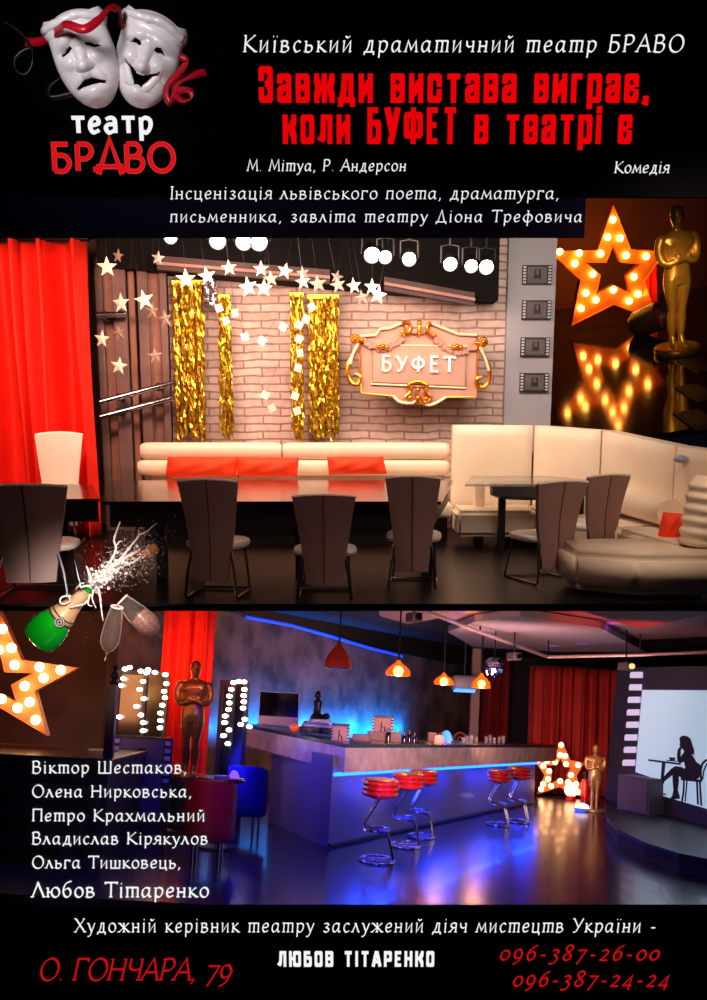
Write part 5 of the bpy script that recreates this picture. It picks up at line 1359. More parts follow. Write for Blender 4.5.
# ------------------------------------------------------------------ things on the bar
def glassy(name, rgb, rim=.9):
    m = bpy.data.materials.new(name); m.use_nodes = True; nt = m.node_tree; b = nt.nodes['Principled BSDF']
    b.inputs['Base Color'].default_value = lin(rgb); b.inputs['Roughness'].default_value = .05; b.inputs['Specular IOR Level'].default_value = .8; b.inputs['Emission Color'].default_value = lin(rgb); b.inputs['Emission Strength'].default_value = .0
    lw = nt.nodes.new('ShaderNodeLayerWeight'); lw.inputs[0].default_value = .5; mr = nt.nodes.new('ShaderNodeMapRange')
    mr.inputs[1].default_value = .45; mr.inputs[2].default_value = .95; mr.inputs[3].default_value = .05; mr.inputs[4].default_value = rim
    nt.links.new(lw.outputs['Facing'], mr.inputs[0]); nt.links.new(mr.outputs[0], b.inputs['Alpha'])
    return m
clear = glassy('clear_glass', (235, 240, 245))
pc_w = mat('white_plastic', (210, 205, 205), .4)
scr = mat('screen_off', (6, 6, 10), .15)
p, s = on_bar(277, 1.35) if False else (L.floor(277, 733, 1.26), .0125)
p = on_left(277, .45); s = p.y/1000
t = thing('monitor', 'large black-screened monitor with a pale chin at the left end of the bar', 'monitor', L, (p.x, p.y, p.z), rz=-.1)
w_, h_ = 20*s, 33*s
MB().box((-w_, 0, 0), (w_, .04, h_), bev=.01).build('casing', pc_w, t)
MB().box((-w_*.97, -.006, 9*s), (w_*.97, .0, h_*.985)).build('display', scr, t)
MB().box((-.1, .04, .0), (.1, .12, h_*.5), bev=.01).build('stand', pc_w, t)
# espresso machine
p = on_left(318, .42); s = p.y/1000
t = thing('coffee_machine', 'black and white coffee machine beside the monitor under the dark bust', 'coffee machine', L, (p.x, p.y, p.z), rz=.15); pcm = p
MB().box((-17*s, -.1, 0), (13*s, .3, 6*s), bev=.01).build('machine_body', metal_d, t)
MB().box((-15*s, -.16, 6*s), (14*s, .3, 9*s), bev=.015).build('tray', pc_w, t)
MB().box((-8*s, -.14, 11*s), (12*s, .25, 14*s), bev=.02).build('top_lid', pc_w, t)
MB().box((-14*s, -.05, 9*s), (10*s, .2, 11.5*s), bev=.01).build('group_head', mat('machine_grey', (90, 92, 110), .3), t)
m = MB()
for k in range(3): m.cyl((-13*s+k*7*s, -.14, 3*s), (-13*s+k*7*s, -.24, 2*s), .012, n=8)
m.build('handle', metal_d, t)
# bust figure
p = Vector((pcm.x-.03, pcm.y+.1, pcm.z+14*pcm.y/1000)); s = p.y/1000
t = thing('bust', 'dark bust figurine standing on the coffee machine before the blue-lit wall', 'figurine', L, p)
m = MB().lathe([(.001, 0), (7*s, 0), (6.5*s, 3*s), (4.5*s, 5*s), (3.6*s, 12*s), (4.6*s, 17*s), (2*s, 19*s), (1.6*s, 21*s), (.001, 21*s)], 20, sy=.7)
m.ball((-.3*s, -.4*s, 23.5*s), 3.2*s, 14, sz=1.2); m.ball((-3*s, -1*s, 23*s), 1*s, 8); m.ball((.5*s, 0, 26.5*s), 2.4*s, 12, sz=.5)
m.build('bust_body', metal_d, t, True)
m = MB(); m.ball((9*s, 0, 3*s), 4*s, 12, sz=.8); m.build('side_ornament', metal_d, t, True)
# clapper style cards
def bp(px, back):
    return on_bar(px, back)[0]
def card(label, px0, px1, r0, r1, d, stripe_right=True):
    a = L.at(px0, r1, d); b = L.at(px1, r0, d); c = ((a.x+b.x)/2, d, a.z); w_ = (b.x-a.x)/2; h_ = b.z-a.z
    t = thing('clapper_card', label, 'card', L, c)
    MB().box((-w_, 0, 0), (w_, .02, h_), bev=.004).build('card_body', ink, t)
    MB().box((-w_*.82, -.006, h_*.06), (w_*.72, 0, h_*.86)).build('picture_area', mat('card_mauve', (176, 130, 122), .6), t)
    m = MB()
    for k in range(6): m.box((w_*.78, -.008, h_*(.06+.15*k)), (w_*.98, 0, h_*(.13+.15*k)))
    for k in range(6): m.box((-w_*.98, -.008, h_*(.06+.15*k)), (-w_*.84, 0, h_*(.13+.15*k)))
    m.build('stripe', wht, t)
    m = MB(); m.tube([(-w_*.2, -.01, h_*.2), (-w_*.15, -.01, h_*.7), (-w_*.12, -.01, h_*.42), (w_*.15, -.01, h_*.42), (w_*.18, -.01, h_*.2)], .008, 5); m.build('figure_mark', ink, t)
    return t
dc = bp(341, .4).y; card('left striped film card standing on the bar near the coffee machine', 331, 350, 724, 744, dc)
dc = bp(384, .55).y; card('raised striped film card before the blue-lit stone', 372, 394, 716, 735, dc)
p = bp(384, .5); m = MB().box((-.22, 0, 0), (.22, .25, 9.5*p.y/1000), bev=.01); tag(place(m.build('card_box', mat('box_mauve', (140, 104, 98), .6)), L, p), 'mauve box on the bar carrying the raised film card', 'box')
# shelf block of low beige boxes behind the bar
for (x0, x1, r0, d, lb) in ((352, 370, 735, bp(361, .5).y, 'low mauve box between the two striped film cards'), (428, 437, 733, bp(432, .5).y, 'small pale pink box right of the dark bottles on the bar')):
    a = L.at(x0, 746, d); b = L.at(x1, r0, d); tag(place(MB().box((0, 0, 0), (b.x-a.x, .2, b.z-a.z), bev=.01).build('carton', mat('box_mauve', (140, 104, 98), .6)), L, a), lb, 'box')
# bottles
dark_gl = mat('dark_bottle', (14, 12, 14), .12, spec=.8)
bp_ = [(.001, 0), (1, 0), (1.05, .05), (1.05, 1.7), (.9, 2.1), (.4, 2.5), (.36, 3.3), (.44, 3.32), (.44, 3.5), (.001, 3.5)]
b0_ = None
for (px, row) in ((388, 733), (399, 736), (404, 737), (409, 735), (414, 737)):
    p = bp(px, .4); r = 2.4*p.y/1000; h = (747-row)/3.5*p.y/1000
    if b0_ is None:
        t = thing('bottle', 'small black bottle in the dark cluster on the middle of the bar', 'bottle', L, p, sc=(r, r, h), group='dark bottles on the bar'); MB().lathe(bp_, 18).build('glass_body', dark_gl, t, True); b0_ = t
        MB().lathe([(.001, 3.3), (.46, 3.3), (.46, 3.56), (.001, 3.56)], 12).build('cap', mat('bottle_cap', (60, 50, 50), .4), t, True)
    else: t = copy_thing(b0_, L, p, 0, (r, r, h))
# blue lamp
p = bp(446, .4); s = p.y/1000
t = thing('table_lamp', 'small glowing blue domed lamp near the far end of the bar', 'lamp', L, p)
MB().lathe([(6.5*s, 2*s), (5.5*s, 6*s), (3.5*s, 10*s), (1.5*s, 12*s), (.001, 12*s)], 18).build('lamp_shade', mat('blue_shade', (60, 130, 255), emit=2.2, ecol=(30, 110, 255)), t, True)
MB().lathe([(.001, 0), (5*s, 0), (4.5*s, 1.5*s), (1.2*s, 2*s), (1.2*s, 4*s), (.001, 4*s)], 18).build('lamp_base', pc_w, t, True)
p = bp(439, .25); tag(place(MB().lathe([(.001, 0), (.05, 0), (.07, .03), (.06, .1), (.001, .12)], 16).build('candle_glass', mat('pink_glass', (255, 150, 140), emit=1.0), None, True), L, p), 'pinkish glowing candle glass left of the blue lamp', 'candle')
# chair-like brown frames behind
wd_ = mat('brown_wood', (120, 50, 34), .4)
for (px, lb) in ((443, 'brown bentwood chair back seen behind the blue lamp'), (460, 'brown bentwood chair back right of the blue lamp')):
    p = L.at(px, 745, 17.0 if px < 450 else 18.4); s = p.y/1000; t = thing('bentwood_chair', lb, 'chair', L, (p.x, p.y, 0)); zz = p.z
    m = MB(); m.tube(catmull([(-6*s, 0, zz-.3), (-6*s, 0, zz+6*s), (0, 0, zz+12*s), (6*s, 0, zz+6*s), (6*s, 0, zz-.3)]), .025, 8); m.tube(catmull([(-3*s, 0, zz-.3), (-3*s, 0, zz+3*s), (0, 0, zz+8*s), (3*s, 0, zz+3*s), (3*s, 0, zz-.3)]), .015, 8); m.build('backrest', wd_, t, True)
    MB().lathe([(.001, zz-.36), (.24, zz-.36), (.25, zz-.33), (.001, zz-.31)], 24, Matrix.Translation((0, -.12, 0))).build('seat', wd_, t, True)
    for sx in (-.17, .17):
        for sy_ in (-.28, .05): MB().cyl((sx*1.2, sy_, 0), (sx, sy_, zz-.34), .02, n=8).build('leg', wd_, t, True)
# glasses row
g0_ = None
for i, px in enumerate((463, 467, 471, 476, 486, 490, 494, 499, 503)):
    p = bp(px, .3+.12*(i % 2)); r = 1.8*.015; h = .09+.02*(i % 3)
    if g0_ is None:
        t = thing('drinking_glass', 'small clear tumbler in the row at the far right end of the bar', 'glass', L, p, sc=(r, r, h), group='clear tumblers at the far bar end')
        MB().lathe([(.001, 0), (.8, 0), (1, 1), (.92, 1), (.74, .08), (.001, .08)], 16).build('tumbler', clear, t, True); g0_ = t
    else: copy_thing(g0_, L, p, 0, (r, r, h))
# small orange ornament and gadgets at the left bar end
p = on_left(294, .16); tag(place(MB().ball((0, 0, .05), .06, 12, sz=.8).build('orange_ornament', mat('orange_shine', (255, 90, 20), .3, emit=.5), None, True), L, p), 'small shiny orange ornament before the monitor on the bar', 'ornament')
# beige column
a = L.at(469, 747, 21.0); b = L.at(480, 690, 21.0)
m = MB(); m.box((a.x, 21, 0), (b.x, 21.2, 2.9), bev=.01); struct(m, 'column', mat('beige_column', (150, 118, 104), .6), L)
# hood
a = L.at(452, 690, 20); b = L.at(480, 676, 20); t = thing('extractor_hood', 'pale rounded hood lit blue beneath, between two right pendant lamps', 'hood', L, ((a.x+b.x)/2, 20, a.z)); w_ = (b.x-a.x)/2
MB().box((-w_, 0, 0), (w_, .6, b.z-a.z), bev=.08).build('hood_body', mat('hood_grey', (150, 146, 158), .4), t, True)
MB().box((-w_*.8, -.03, -.03), (w_*.7, .3, .03), bev=.01).build('light_strip', mat('hood_blue', (90, 170, 255), emit=2, ecol=(60, 140, 255)), t)
MB().cyl((0, .3, b.z-a.z), (0, .3, 3.04-a.z), .04).build('hanger_rod', metal_d, t)

# ------------------------------------------------------------------ pendants, disco ball, rails
amber_sh = mat('amber_shade', (232, 120, 20), .2, emit=.3, ecol=(255, 110, 10), coat=.5, alpha=.62)
red_sh = mat('red_shade', (150, 34, 20), .25, coat=.5)
pb = mat('pendant_bulb', (255, 235, 190), emit=16, ecol=(255, 210, 130))
def pendant(label, px, rt, rb, wpx, d, lit=True, mt=None):
    top = L.at(px, rt, d); bot = L.at(px, rb, d); R = wpx/2*d/1000; h = top.z-bot.z
    t = thing('pendant_lamp', label, 'pendant lamp', L, bot)
    pr = [(R*.8, -.0), (R, .04*h), (R, .25*h), (R*.86, .45*h), (R*.55, .68*h), (R*.25, .84*h), (R*.14, h)]
    MB().lathe(pr+[(R*.1, h), (R*.2, .83*h), (R*.5, .66*h), (R*.8, .44*h), (R*.93, .25*h), (R*.93, .04*h)], 28).build('lamp_shade', mt or amber_sh, t, True)
    if lit: MB().ball((0, -R*.3, .30*h), R*.42, 14).build('bulb', pb, t, True)
    MB().cyl((0, 0, h), (0, 0, 3.05-bot.z), .012, n=8).build('cord', metal_d, t)
    MB().lathe([(.001, 3.0-bot.z), (.06, 3.0-bot.z), (.06, 3.06-bot.z), (.001, 3.06-bot.z)], 14).build('ceiling_cap', metal_d, t)
    if lit: light('POINT', L, (bot.x, bot.y, bot.z-.12), 26, (255, 170, 80), .08, name='pendant_glow')
pendant('leftmost lit amber pendant lamp over the bar', 398, 660, 676, 25, 13.6)
pendant('middle lit amber pendant lamp over the bar', 443.5, 673, 685, 20, 15.6)
pendant('rightmost lit amber pendant lamp, next to the disco ball', 481, 673, 688.5, 19, 16.4)
pendant('unlit dark red pendant lamp over the left of the bar', 338, 642, 669, 27, 13.0, False, red_sh)
# disco ball
c = L.at(494.5, 667, 15.2); t = thing('disco_ball', 'round mirrored disco ball hanging between pendant lamps and red curtain', 'disco ball', L, c); R = .0152*10
m = bpy.data.materials.new('mirror_tiles'); m.use_nodes = True; nt = m.node_tree; b_ = nt.nodes['Principled BSDF']; b_.inputs['Metallic'].default_value = 1; b_.inputs['Roughness'].default_value = .12
vn = nt.nodes.new('ShaderNodeTexVoronoi'); vn.inputs['Scale'].default_value = 9; mx = nt.nodes.new('ShaderNodeMix'); mx.data_type = 'RGBA'; mx.inputs[6].default_value = lin((70, 110, 190)); mx.inputs[7].default_value = lin((235, 240, 255))
nt.links.new(vn.outputs['Color'], mx.inputs[0]); nt.links.new(mx.outputs[2], b_.inputs['Base Color']); MATS['mirror_tiles'] = m
mb = MB(); n_ = 14
for i in range(n_):
    th = PI*(i+.5)/n_; k = max(3, int(2*n_*math.sin(th)))
    for j in range(k):
        ph = 2*PI*j/k; nrm = Vector((math.sin(th)*math.cos(ph), math.sin(th)*math.sin(ph), math.cos(th))); e1 = Vector((-math.sin(ph), math.cos(ph), 0)); e2 = nrm.cross(e1)
        hw = R*math.sin(th)*PI/k*.9; hh = R*PI/n_/2*.9; cc = nrm*R
        jit = nrm*random.uniform(-.0, .012)
        mb.add([cc-e1*hw-e2*hh+jit, cc+e1*hw-e2*hh, cc+e1*hw+e2*hh-jit, cc-e1*hw+e2*hh], [(0, 1, 2, 3)])
mb.build('mirror_facets', m, t, fix=False); MB().ball((0, 0, 0), R*.985, 20).build('core', metal_d, t, True)
MB().cyl((0, 0, R), (0, 0, 3.05-c.z), .01, n=6).build('cord', metal_d, t)
light('SPOT', L, L.at(440, 700, 9.5), 60, (120, 170, 255), .1, target=c, spot=6, name='ball_spot')
# blue LED line along the wall top
pts = [wq(x, y, .12) for x, y in ((246, 617), (290, 625), (330, 636), (370, 648), (402, 656))]
c0 = pts[0]; t = thing('led_line', 'thin blue light line running along the top of the stone wall', 'light strip', L, c0)
MB().tube([p-c0 for p in pts], .028, 8).build('light_tube', mat('blue_line', (40, 90, 255), emit=.9, ecol=(20, 60, 220)), t, True)
m = MB(); m.tube([p-c0+Vector((0, .03, .05)) for p in pts], .03, 6); m.build('mount_rail', metal_d, t)
# black band added to hide the lit stone above the light line
bk_ = [wq(x, y, .06) for x, y in ((150, 600), (246, 615), (330, 634), (402, 654), (470, 668))]
m = MB(); tops_ = [Vector((p.x, p.y, 3.08)) for p in bk_]; m.prism(bk_+tops_[::-1], (0, 0, 0), (wn*.08).to_tuple()); struct(m, 'trim_black_cover', lblack, L)
# track rail
rail_m = mat('pale_rail', (200, 170, 165), .35, metal=.6)
pts = [L.floor(x, y, z) for x, y, z in ((330, 579, 3.0), (415, 607, 2.85), (480, 632, 2.72), (548, 657, 2.60))]
pts += [L.floor(707, 652, 2.60), L.floor(740, 651, 2.6)]
rail_pts = [L.at(x, y, d) for x, y, d in ((340, 585, 12.3), (415, 607, 12.9), (480, 632, 14.4), (548, 657, 16.6), (640, 655, 15.8), (712, 652, 15.2))]
c0 = rail_pts[0]; t = thing('track_rail', 'pale bent lighting rail crossing beneath the bar room ceiling', 'rail', L, c0)
MB().tube([p-c0 for p in rail_pts], .028, 8).build('rail_tube', rail_m, t, True)
for p in rail_pts[1:5]: MB().cyl(p-c0, (p.x-c0.x, p.y-c0.y, 3.05-c0.z), .014, n=6).build('hanger', metal_d, t)
for (px, py, d, lb) in ((414, 618, 13.0, 'small dark projector hanging from the rail above the left pendant'), (514, 657, 15.2, 'small dark projector under the ceiling right of the disco ball'), (626, 667, 15.2, 'small amber-lit spotlight above the wide red curtain')):
    c = L.at(px, py, d); t = thing('projector_lamp', lb, 'spotlight', L, c, rz=.4)
    MB().box((-.07, -.12, -.05), (.07, .12, .07), bev=.02).build('housing', mat('projector_grey', (70, 60, 62), .5), t, True)
    MB().cyl((0, -.12, .01), (0, -.16, .01), .04, n=14).build('lens', mat('lens_amber', (255, 190, 120), emit=1.5) if px > 600 else scr, t, True)
    MB().cyl((0, 0, .07), (0, 0, 3.04-c.z), .012, n=6).build('hanger', metal_d, t)
# coloured spots of light on the ceiling, cast by real little spotlights
for (px, py, rgb, e) in ((455, 613, (60, 60, 255), 30), (472, 613, (255, 150, 20), 34), (573, 602, (70, 70, 255), 40), (612, 624, (220, 80, 255), 34), (583, 638, (90, 90, 255), 26), (552, 640, (150, 120, 255), 22)):
    tg = L.floor(px, py, 2.93); light('SPOT', L, (tg.x-.4, tg.y-2.2, .6), e*34, rgb, .02, target=tg, spot=6, blend=.8, name='ceiling_dot')
tg = L.floor(620, 615, 2.93); light('SPOT', L, (tg.x+.5, tg.y-1.5, 1.2), 420, (255, 60, 40), .2, target=tg, spot=48, blend=1, name='ceiling_red')
tg = L.floor(500, 625, 2.93); light('AREA', L, (tg.x, tg.y-1.2, 1.6), 60, (255, 190, 190), 1.0, target=(tg.x, tg.y+.5, 3), name='ceiling_wash')

# ------------------------------------------------------------------ right end: star, statue, lamps, screen, platform
d2 = L.floor(560, 797).y
po = [(561.4,741),(570,760),(584,763),(576,776),(584,798),(559,787),(537,794),(544.5,775),(531.7,757),(552.5,759)]
pi = [(561,758),(564,766),(571,768),(567,775),(570,786),(560,779),(550,784),(551.5,773),(545,765),(556,765)]
bl = [(561,745),(560,755),(565,756),(538,760),(547,761),(555,762),(566,764),(578,765),(543,766),(549,771),(571,775),(548,779),(543,784),(551,786),(560,781),(568,782),(576,784),(541,789),(578,792)]
marquee('bulb-lit star standing on the floor before the wide red curtain', L, d2, po, pi, bl, star_face2, mat('soft_bulb', (255, 230, 190), emit=4, ecol=(255, 205, 140)), .055, depth=.08, rim=.03)
light('AREA', L, L.at(558, 770, d2-.9), 7, (255, 170, 100), .5, target=L.at(560, 772, d2), name='star_face_fill')  # unseen light added before the small star to brighten it
sp2 = L.floor(594, 812); statue('pale gold statuette right of the floor-standing bulb star', L, sp2, 66/1000*sp2.y, rz=-.1, m=mat('statue_pale_gold', (214, 170, 96), .35, metal=.6, noise_=(3, (180, 140, 70), .3)))
light('SPOT', L, L.at(600, 720, 13), 60, (255, 225, 180), .2, target=L.at(594, 780, sp2.y), spot=9, name='statue_spot')
p = L.floor(571, 800); s = p.y/1000
t = thing('globe_lamp', 'glowing white globe lamp on the floor beside the bulb star', 'lamp', L, p)
MB().ball((0, 0, 10*s), 7*s, 20).build('globe', mat('globe_white', (255, 225, 190), emit=2.5, ecol=(255, 205, 150)), t, True); MB().lathe([(.001, 0), (5*s, 0), (4*s, 4*s), (.001, 4*s)], 20).build('lamp_base', mat('red_base', (200, 20, 20), .4), t, True)
p = L.floor(585, 800); t = thing('fire_extinguisher', 'small red cylinder standing between bulb star and pale statuette', 'extinguisher', L, p)
MB().lathe([(.001, 0), (4.5*s, 0), (4.6*s, 16*s), (3.5*s, 20*s), (1.4*s, 21*s), (.001, 21*s)], 20).build('cylinder_body', mat('red_gloss', (230, 16, 16), .25, coat=.5), t, True); MB().lathe([(.001, 21*s), (1.2*s, 21*s), (1.2*s, 25*s), (2.6*s, 25*s), (2.6*s, 27*s), (.001, 27*s)], 12).build('valve', metal_d, t, True)
p = L.floor(582, 811); s = p.y/1000
t = thing('puck_lamp', 'flat white glowing lamp with blue edge on the floor by the statuette', 'lamp', L, p)
MB().lathe([(.001, 0), (6.4*s, 0), (7.6*s, 1.5*s), (7.6*s, 3*s), (.001, 5*s)], 24, sx=1).build('blue_rim', mat('blue_rim', (60, 90, 255), emit=1.2), t, True)
MB().lathe([(.001, 3*s), (7.2*s, 3*s), (6*s, 6*s), (.001, 8*s)], 24).build('dome', mat('dome_white', (255, 240, 235), emit=1.6), t, True)

# platform
zP = .20
fr = [(605, 806), (606, 816), (617, 829), (644, 842), (678, 853), (720, 861)]
bk = [(760, 800), (620, 790), (600, 797)]
P = [L.floor(x, y, zP) for x, y in fr]; 
xs = max(p.x for p in P)
yb2 = 18.2; poly = [(p.x, p.y) for p in P]+[(xs+3, P[-1].y), (xs+3, yb2), (P[0].x*yb2/P[0].y+.1, yb2)]
plat = thing('curved_platform', 'low black stage platform with rounded front in front of the screen', 'platform', L, (P[2].x, P[2].y, 0))
def ex(poly, z0, z1): return MB().prism([(x-P[2].x, y-P[2].y, z0) for x, y in poly], (0, 0, 0), (0, 0, z1-z0))
ex(poly, zP-.04, zP).build('deck', mat('platform_deck', (28, 26, 33), .4), plat)
ex([(x+.03, y+.05) for x, y in poly], 0, zP-.04).build('skirt', lblack, plat)
# screen wall
SP = L.at(636, 700, 16.2); SQ = L.at(712, 700, 13.6)
S0 = Vector((SP.x, SP.y, 0)); S1 = Vector((SQ.x, SQ.y, 0)); sdn = (S1-S0).normalized(); sn = Vector((sdn.y, -sdn.x, 0))
sw = thing('projection_screen', 'pale blue screen in a black film-strip frame showing a seated woman silhouette', 'screen', L, (S0.x, S0.y, zP), rot=None)
def q(px, py, off=0):
    v = L.plane(px, py, (S0+sn*off).to_tuple(), (S1+sn*off).to_tuple()); return (v.x-S0.x, v.y-S0.y, max(.004, v.z-zP))
def poly_on(pts, off0, off1, name, m, mb=None):
    mb2 = mb or MB(); P_ = [q(x, y, off0) for x, y in pts]; mb2.prism(P_, (0, 0, 0), (sn*(off1-off0)).to_tuple())
    return mb2 if mb is not None else mb2.build(name, m, sw)
frm = mat('film_frame_dark', (34, 34, 42), .6)
zb0 = 0
poly_on([(623, 668), (740, 666), (740, 840), (640, 812), (610, 800)], -.12, -.02, 'film_backing', frm)
poly_on([(643.3, 690), (740, 690.5), (740, 818), (650, 792), (651, 777), (636.5, 772)], -.02, .0, 'screen_surface', mat('screen_light', (172, 200, 214), emit=.72, ecol=(160, 196, 214)))
def px4(l): return [(600+x/5.262, 640+y/5.263) for x, y in l]
m = MB()
for cx0, cy0 in ((195,184),(190,249),(183,315),(178,381),(174,446),(166,513),(162,578),(155,646)):
    poly_on(px4([(cx0-28,cy0-13),(cx0-22,cy0-16),(cx0+31,cy0-16),(cx0+31,cy0+13),(cx0+28,cy0+16),(cx0-31,cy0+16),(cx0-32,cy0)]), -.02, .0, '', None, m)
m.build('sprocket_windows', mat('sprocket_light', (190, 190, 220), emit=.7), sw)
sil = mat('silhouette_black', (8, 8, 14), .7)
m = MB()
for pl_ in ([(257,627),(425,648),(425,658),(257,637)], [(328,645),(345,647),(328,808),(316,806)], [(300,803),(345,808),(350,816),(296,811)], [(364,617),(397,619),(394,634),(370,632)], [(353,630),(405,636),(404,641),(353,636)]):
    poly_on(px4(pl_), .0, .008, '', None, m)
m.build('table_silhouette', sil, sw)
m = MB()
for pl_ in ([(424,512),(440,503),(462,507),(478,522),(486,550),(496,580),(496,604),(480,600),(468,588),(462,600),(448,590),(440,575),(428,566),(425,556),(421,548),(426,540),(422,528)],
            [(448,585),(470,590),(490,610),(506,640),(526,655),(537,668),(533,700),(520,728),(490,740),(458,728),(446,700),(452,668),(446,640)],
            [(446,590),(464,600),(444,640),(424,648),(411,640),(409,605),(412,580),(424,562),(432,566),(426,580),(424,620)],
            [(470,692),(430,668),(400,664),(380,676),(352,706),(322,736),(290,752),(270,762),(288,772),(322,762),(328,772),(340,744),(392,702),(440,730),(490,738)],
            [(384,690),(414,690),(416,740),(410,790),(420,822),(420,836),(392,838),(360,848),(384,820),(390,790),(386,740)]):
    poly_on(px4(pl_), .0, .012, '', None, m)
m.build('woman_silhouette', sil, sw)
m = MB()
def tub_on(pts, r): m.tube([Vector(q(*px4([p])[0], .01)) for p in pts], r, 6)
tub_on([(430,732),(532,742)], .02); tub_on([(442,735),(440,800),(430,858)], .014); tub_on([(458,738),(448,850)], .01); tub_on([(510,742),(516,866)], .014); tub_on([(525,742),(533,872)], .014)
tub_on([(532,740),(530,680),(540,650),(556,634),(575,630),(592,650),(590,742)], .016); tub_on([(540,735),(545,690),(562,650)], .01)
m.build('chair_silhouette', sil, sw)
# speaker box on the platform
a = L.floor(617, 809, zP); b = L.floor(649, 815, zP); hh = zrow(a, 774)[0]-zP
t = thing('speaker_box', 'grey box-shaped stage monitor standing on the platform left of the screen', 'speaker', L, (a.x, a.y, zP)); dv = b-a
m = MB(); dn_ = Vector((-dv.y, dv.x, 0)).normalized()*.28
m.prism([(0, 0, 0), (dv.x, dv.y, 0), (dv.x, dv.y, hh*.97), (0, 0, hh)], (0, 0, 0), dn_.to_tuple()); m.build('cabinet', mat('speaker_grey', (70, 68, 82), .6), t)
m = MB(); e_ = -dn_.normalized()*.012; m.prism([(dv.x*.06, dv.y*.06, hh*.05), (dv.x*.94, dv.y*.94, hh*.05), (dv.x*.94, dv.y*.94, hh*.92), (dv.x*.06, dv.y*.06, hh*.94)], (0, 0, 0), e_.to_tuple()); m.build('grille', mat('speaker_grille', (84, 82, 98), .8), t)

# ------------------------------------------------------------------ champagne bottle, splash, cork and flutes in mid-air
DB = 7.7
def bottle_axis(p0, p1): 
    a = U.at(*p0, DB); b = U.at(*p1, DB); d = (b-a); return a, d.length, d.normalized().to_track_quat('Z', 'Y').to_matrix().to_4x4()
a, ln, Q = bottle_axis((42, 636), (91, 587)); s = DB/1000
bt = thing('champagne_bottle', 'green champagne bottle with gold foil neck bursting open at left', 'bottle', U, a, rot=Q)
def pr(l): return [(max(.0005, r*s), z*s) for r, z in l]
L_ = ln/s
green = mat('green_glass', (8, 150, 24), .12, emit=.10, ecol=(0, 170, 10), coat=.6, spec=.8)
MB().lathe(pr([(0, -7), (14, -7), (18, -5), (19.5, 2), (19.5, 10), (17.5, 19), (14, 27), (13, 30)]), 36).build('glass_body', green, bt, True)
MB().lathe(pr([(13.5, 28), (14, 30), (12.5, 34), (9.5, 44), (7.5, 54), (6.2, L_-6), (0, L_-6)]), 32).build('foil_sleeve', mat('champagne_foil', (240, 196, 150), .3, metal=.25, noise_=(9, (170, 130, 96), .6)), bt, True)
MB().lathe(pr([(0, L_-6), (5, L_-6), (6, L_-3), (6, L_), (4, L_+1), (0, L_+1)]), 24).build('bottle_mouth', mat('green_mouth', (10, 160, 50), .15, emit=.1), bt, True)
m = MB()
for z in (27.5, 32): m.lathe(pr([(14.6-(z-27)*.3, z), (15-(z-27)*.3, z+.8), (14.4-(z-27)*.3, z+1.6)]), 32)
m.build('dark_band', mat('band_dark', (50, 30, 30), .4), bt, True)
# round seal facing the viewer
ring_c = U.at(60, 622, DB-.12); Qi = Q.inverted()
def loc(p): return Qi @ (Vector(p)-a)
m = MB(); c_ = loc(ring_c); 
seal = MB(); 
X = Matrix.Translation(c_) @ Qi
seal.cyl((0, .02, 0), (0, -.012, 0), 4.6*s, n=24, X=X); so = seal.build('round_seal', mat('seal_dark', (46, 38, 48), .4), bt, True)
m = MB(); m.tube([(math.cos(k*PI/12)*4.4*s, -.014, math.sin(k*PI/12)*4.4*s) for k in range(24)], .006, 6, True, X=X); m.tube([(math.cos(k*PI/8)*2*s, -.014, math.sin(k*PI/8)*2*s) for k in range(16)], .006, 6, True, X=X); m.build('seal_ring', mat('seal_pale', (190, 170, 170), .4), so, True)
# cork
a2, ln2, Q2 = bottle_axis((143, 555), (157, 547)); t = thing('cork', 'flying tan cork at the tip of the champagne splash', 'cork', U, a2, rot=Q2)
MB().lathe(pr([(0, 0), (4.2, 0), (4.8, 4), (4.4, 7.5), (5.6, 9), (6, 13), (4.5, 16), (0, 16.5)]), 22).build('cork_body', mat('cork_tan', (214, 120, 62), .7, noise_=(20, (170, 84, 40), .6)), t, True)
m = MB(); m.lathe(pr([(5, 6.6), (5.4, 7.4), (5, 8.2)]), 22); m.tube([(5*s, 0, 7.4*s), (4*s, -4*s, 2*s), (0, -5.4*s, 8*s), (-4*s, -4*s, 14*s)], .007, 6); m.build('wire_cage', wht, t, True)
# splash
foam = mat('white_foam', (255, 240, 232), .35)
random.seed(11)
c0 = U.at(105, 575, DB-.05)
m = MB()
def tend(pts, r0, r1, k=5):
    q_ = catmull([tuple(map(float, p)) for p in pts], k=k); n = len(q_)
    m.tube([U.at(p[0], p[1], DB-p[2])-c0 for p in q_], 1, 7, rs=[(r0+(r1-r0)*i/(n-1))*s*(1+.25*math.sin(i*2.1)) for i in range(n)])
tend([(93,585,0),(100,577,.1),(108,570,.15),(118,562,.1),(128,556,.05),(138,551,0)], 3.6, 1.4)
tend([(92,585,.05),(90,576,.1),(88,570,.1),(86,566,.1)], 2.4, .6)
tend([(94,583,.1),(103,582,.15),(112,574,.1),(117,566,.1)], 3, 1)
tend([(93,587,.05),(86,586,.1),(81,587,.15),(80,584,.15),(84,583,.1)], 1.5, .7)
tend([(100,575,.1),(107,566,.1),(113,557,.1),(116,548,.1),(114,540,.1),(117,530,.1),(120,522,.1)], 1.8, .7)
tend([(115,548,.1),(119,542,.1),(122,541,.1)], 1, .4)
tend([(95,575,.1),(104,570,.12),(110,562,.12)], 1.6, .6)
tend([(98,588,.1),(100,597,.12),(101,606,.12),(103,621,.1)], 1.5, .5)
tend([(94,590,.1),(92,598,.12),(96,608,.1)], 1.3, .5)
tend([(88,600,.1),(84,604,.12),(76,606,.12),(70,608,.1)], 1.1, .5)
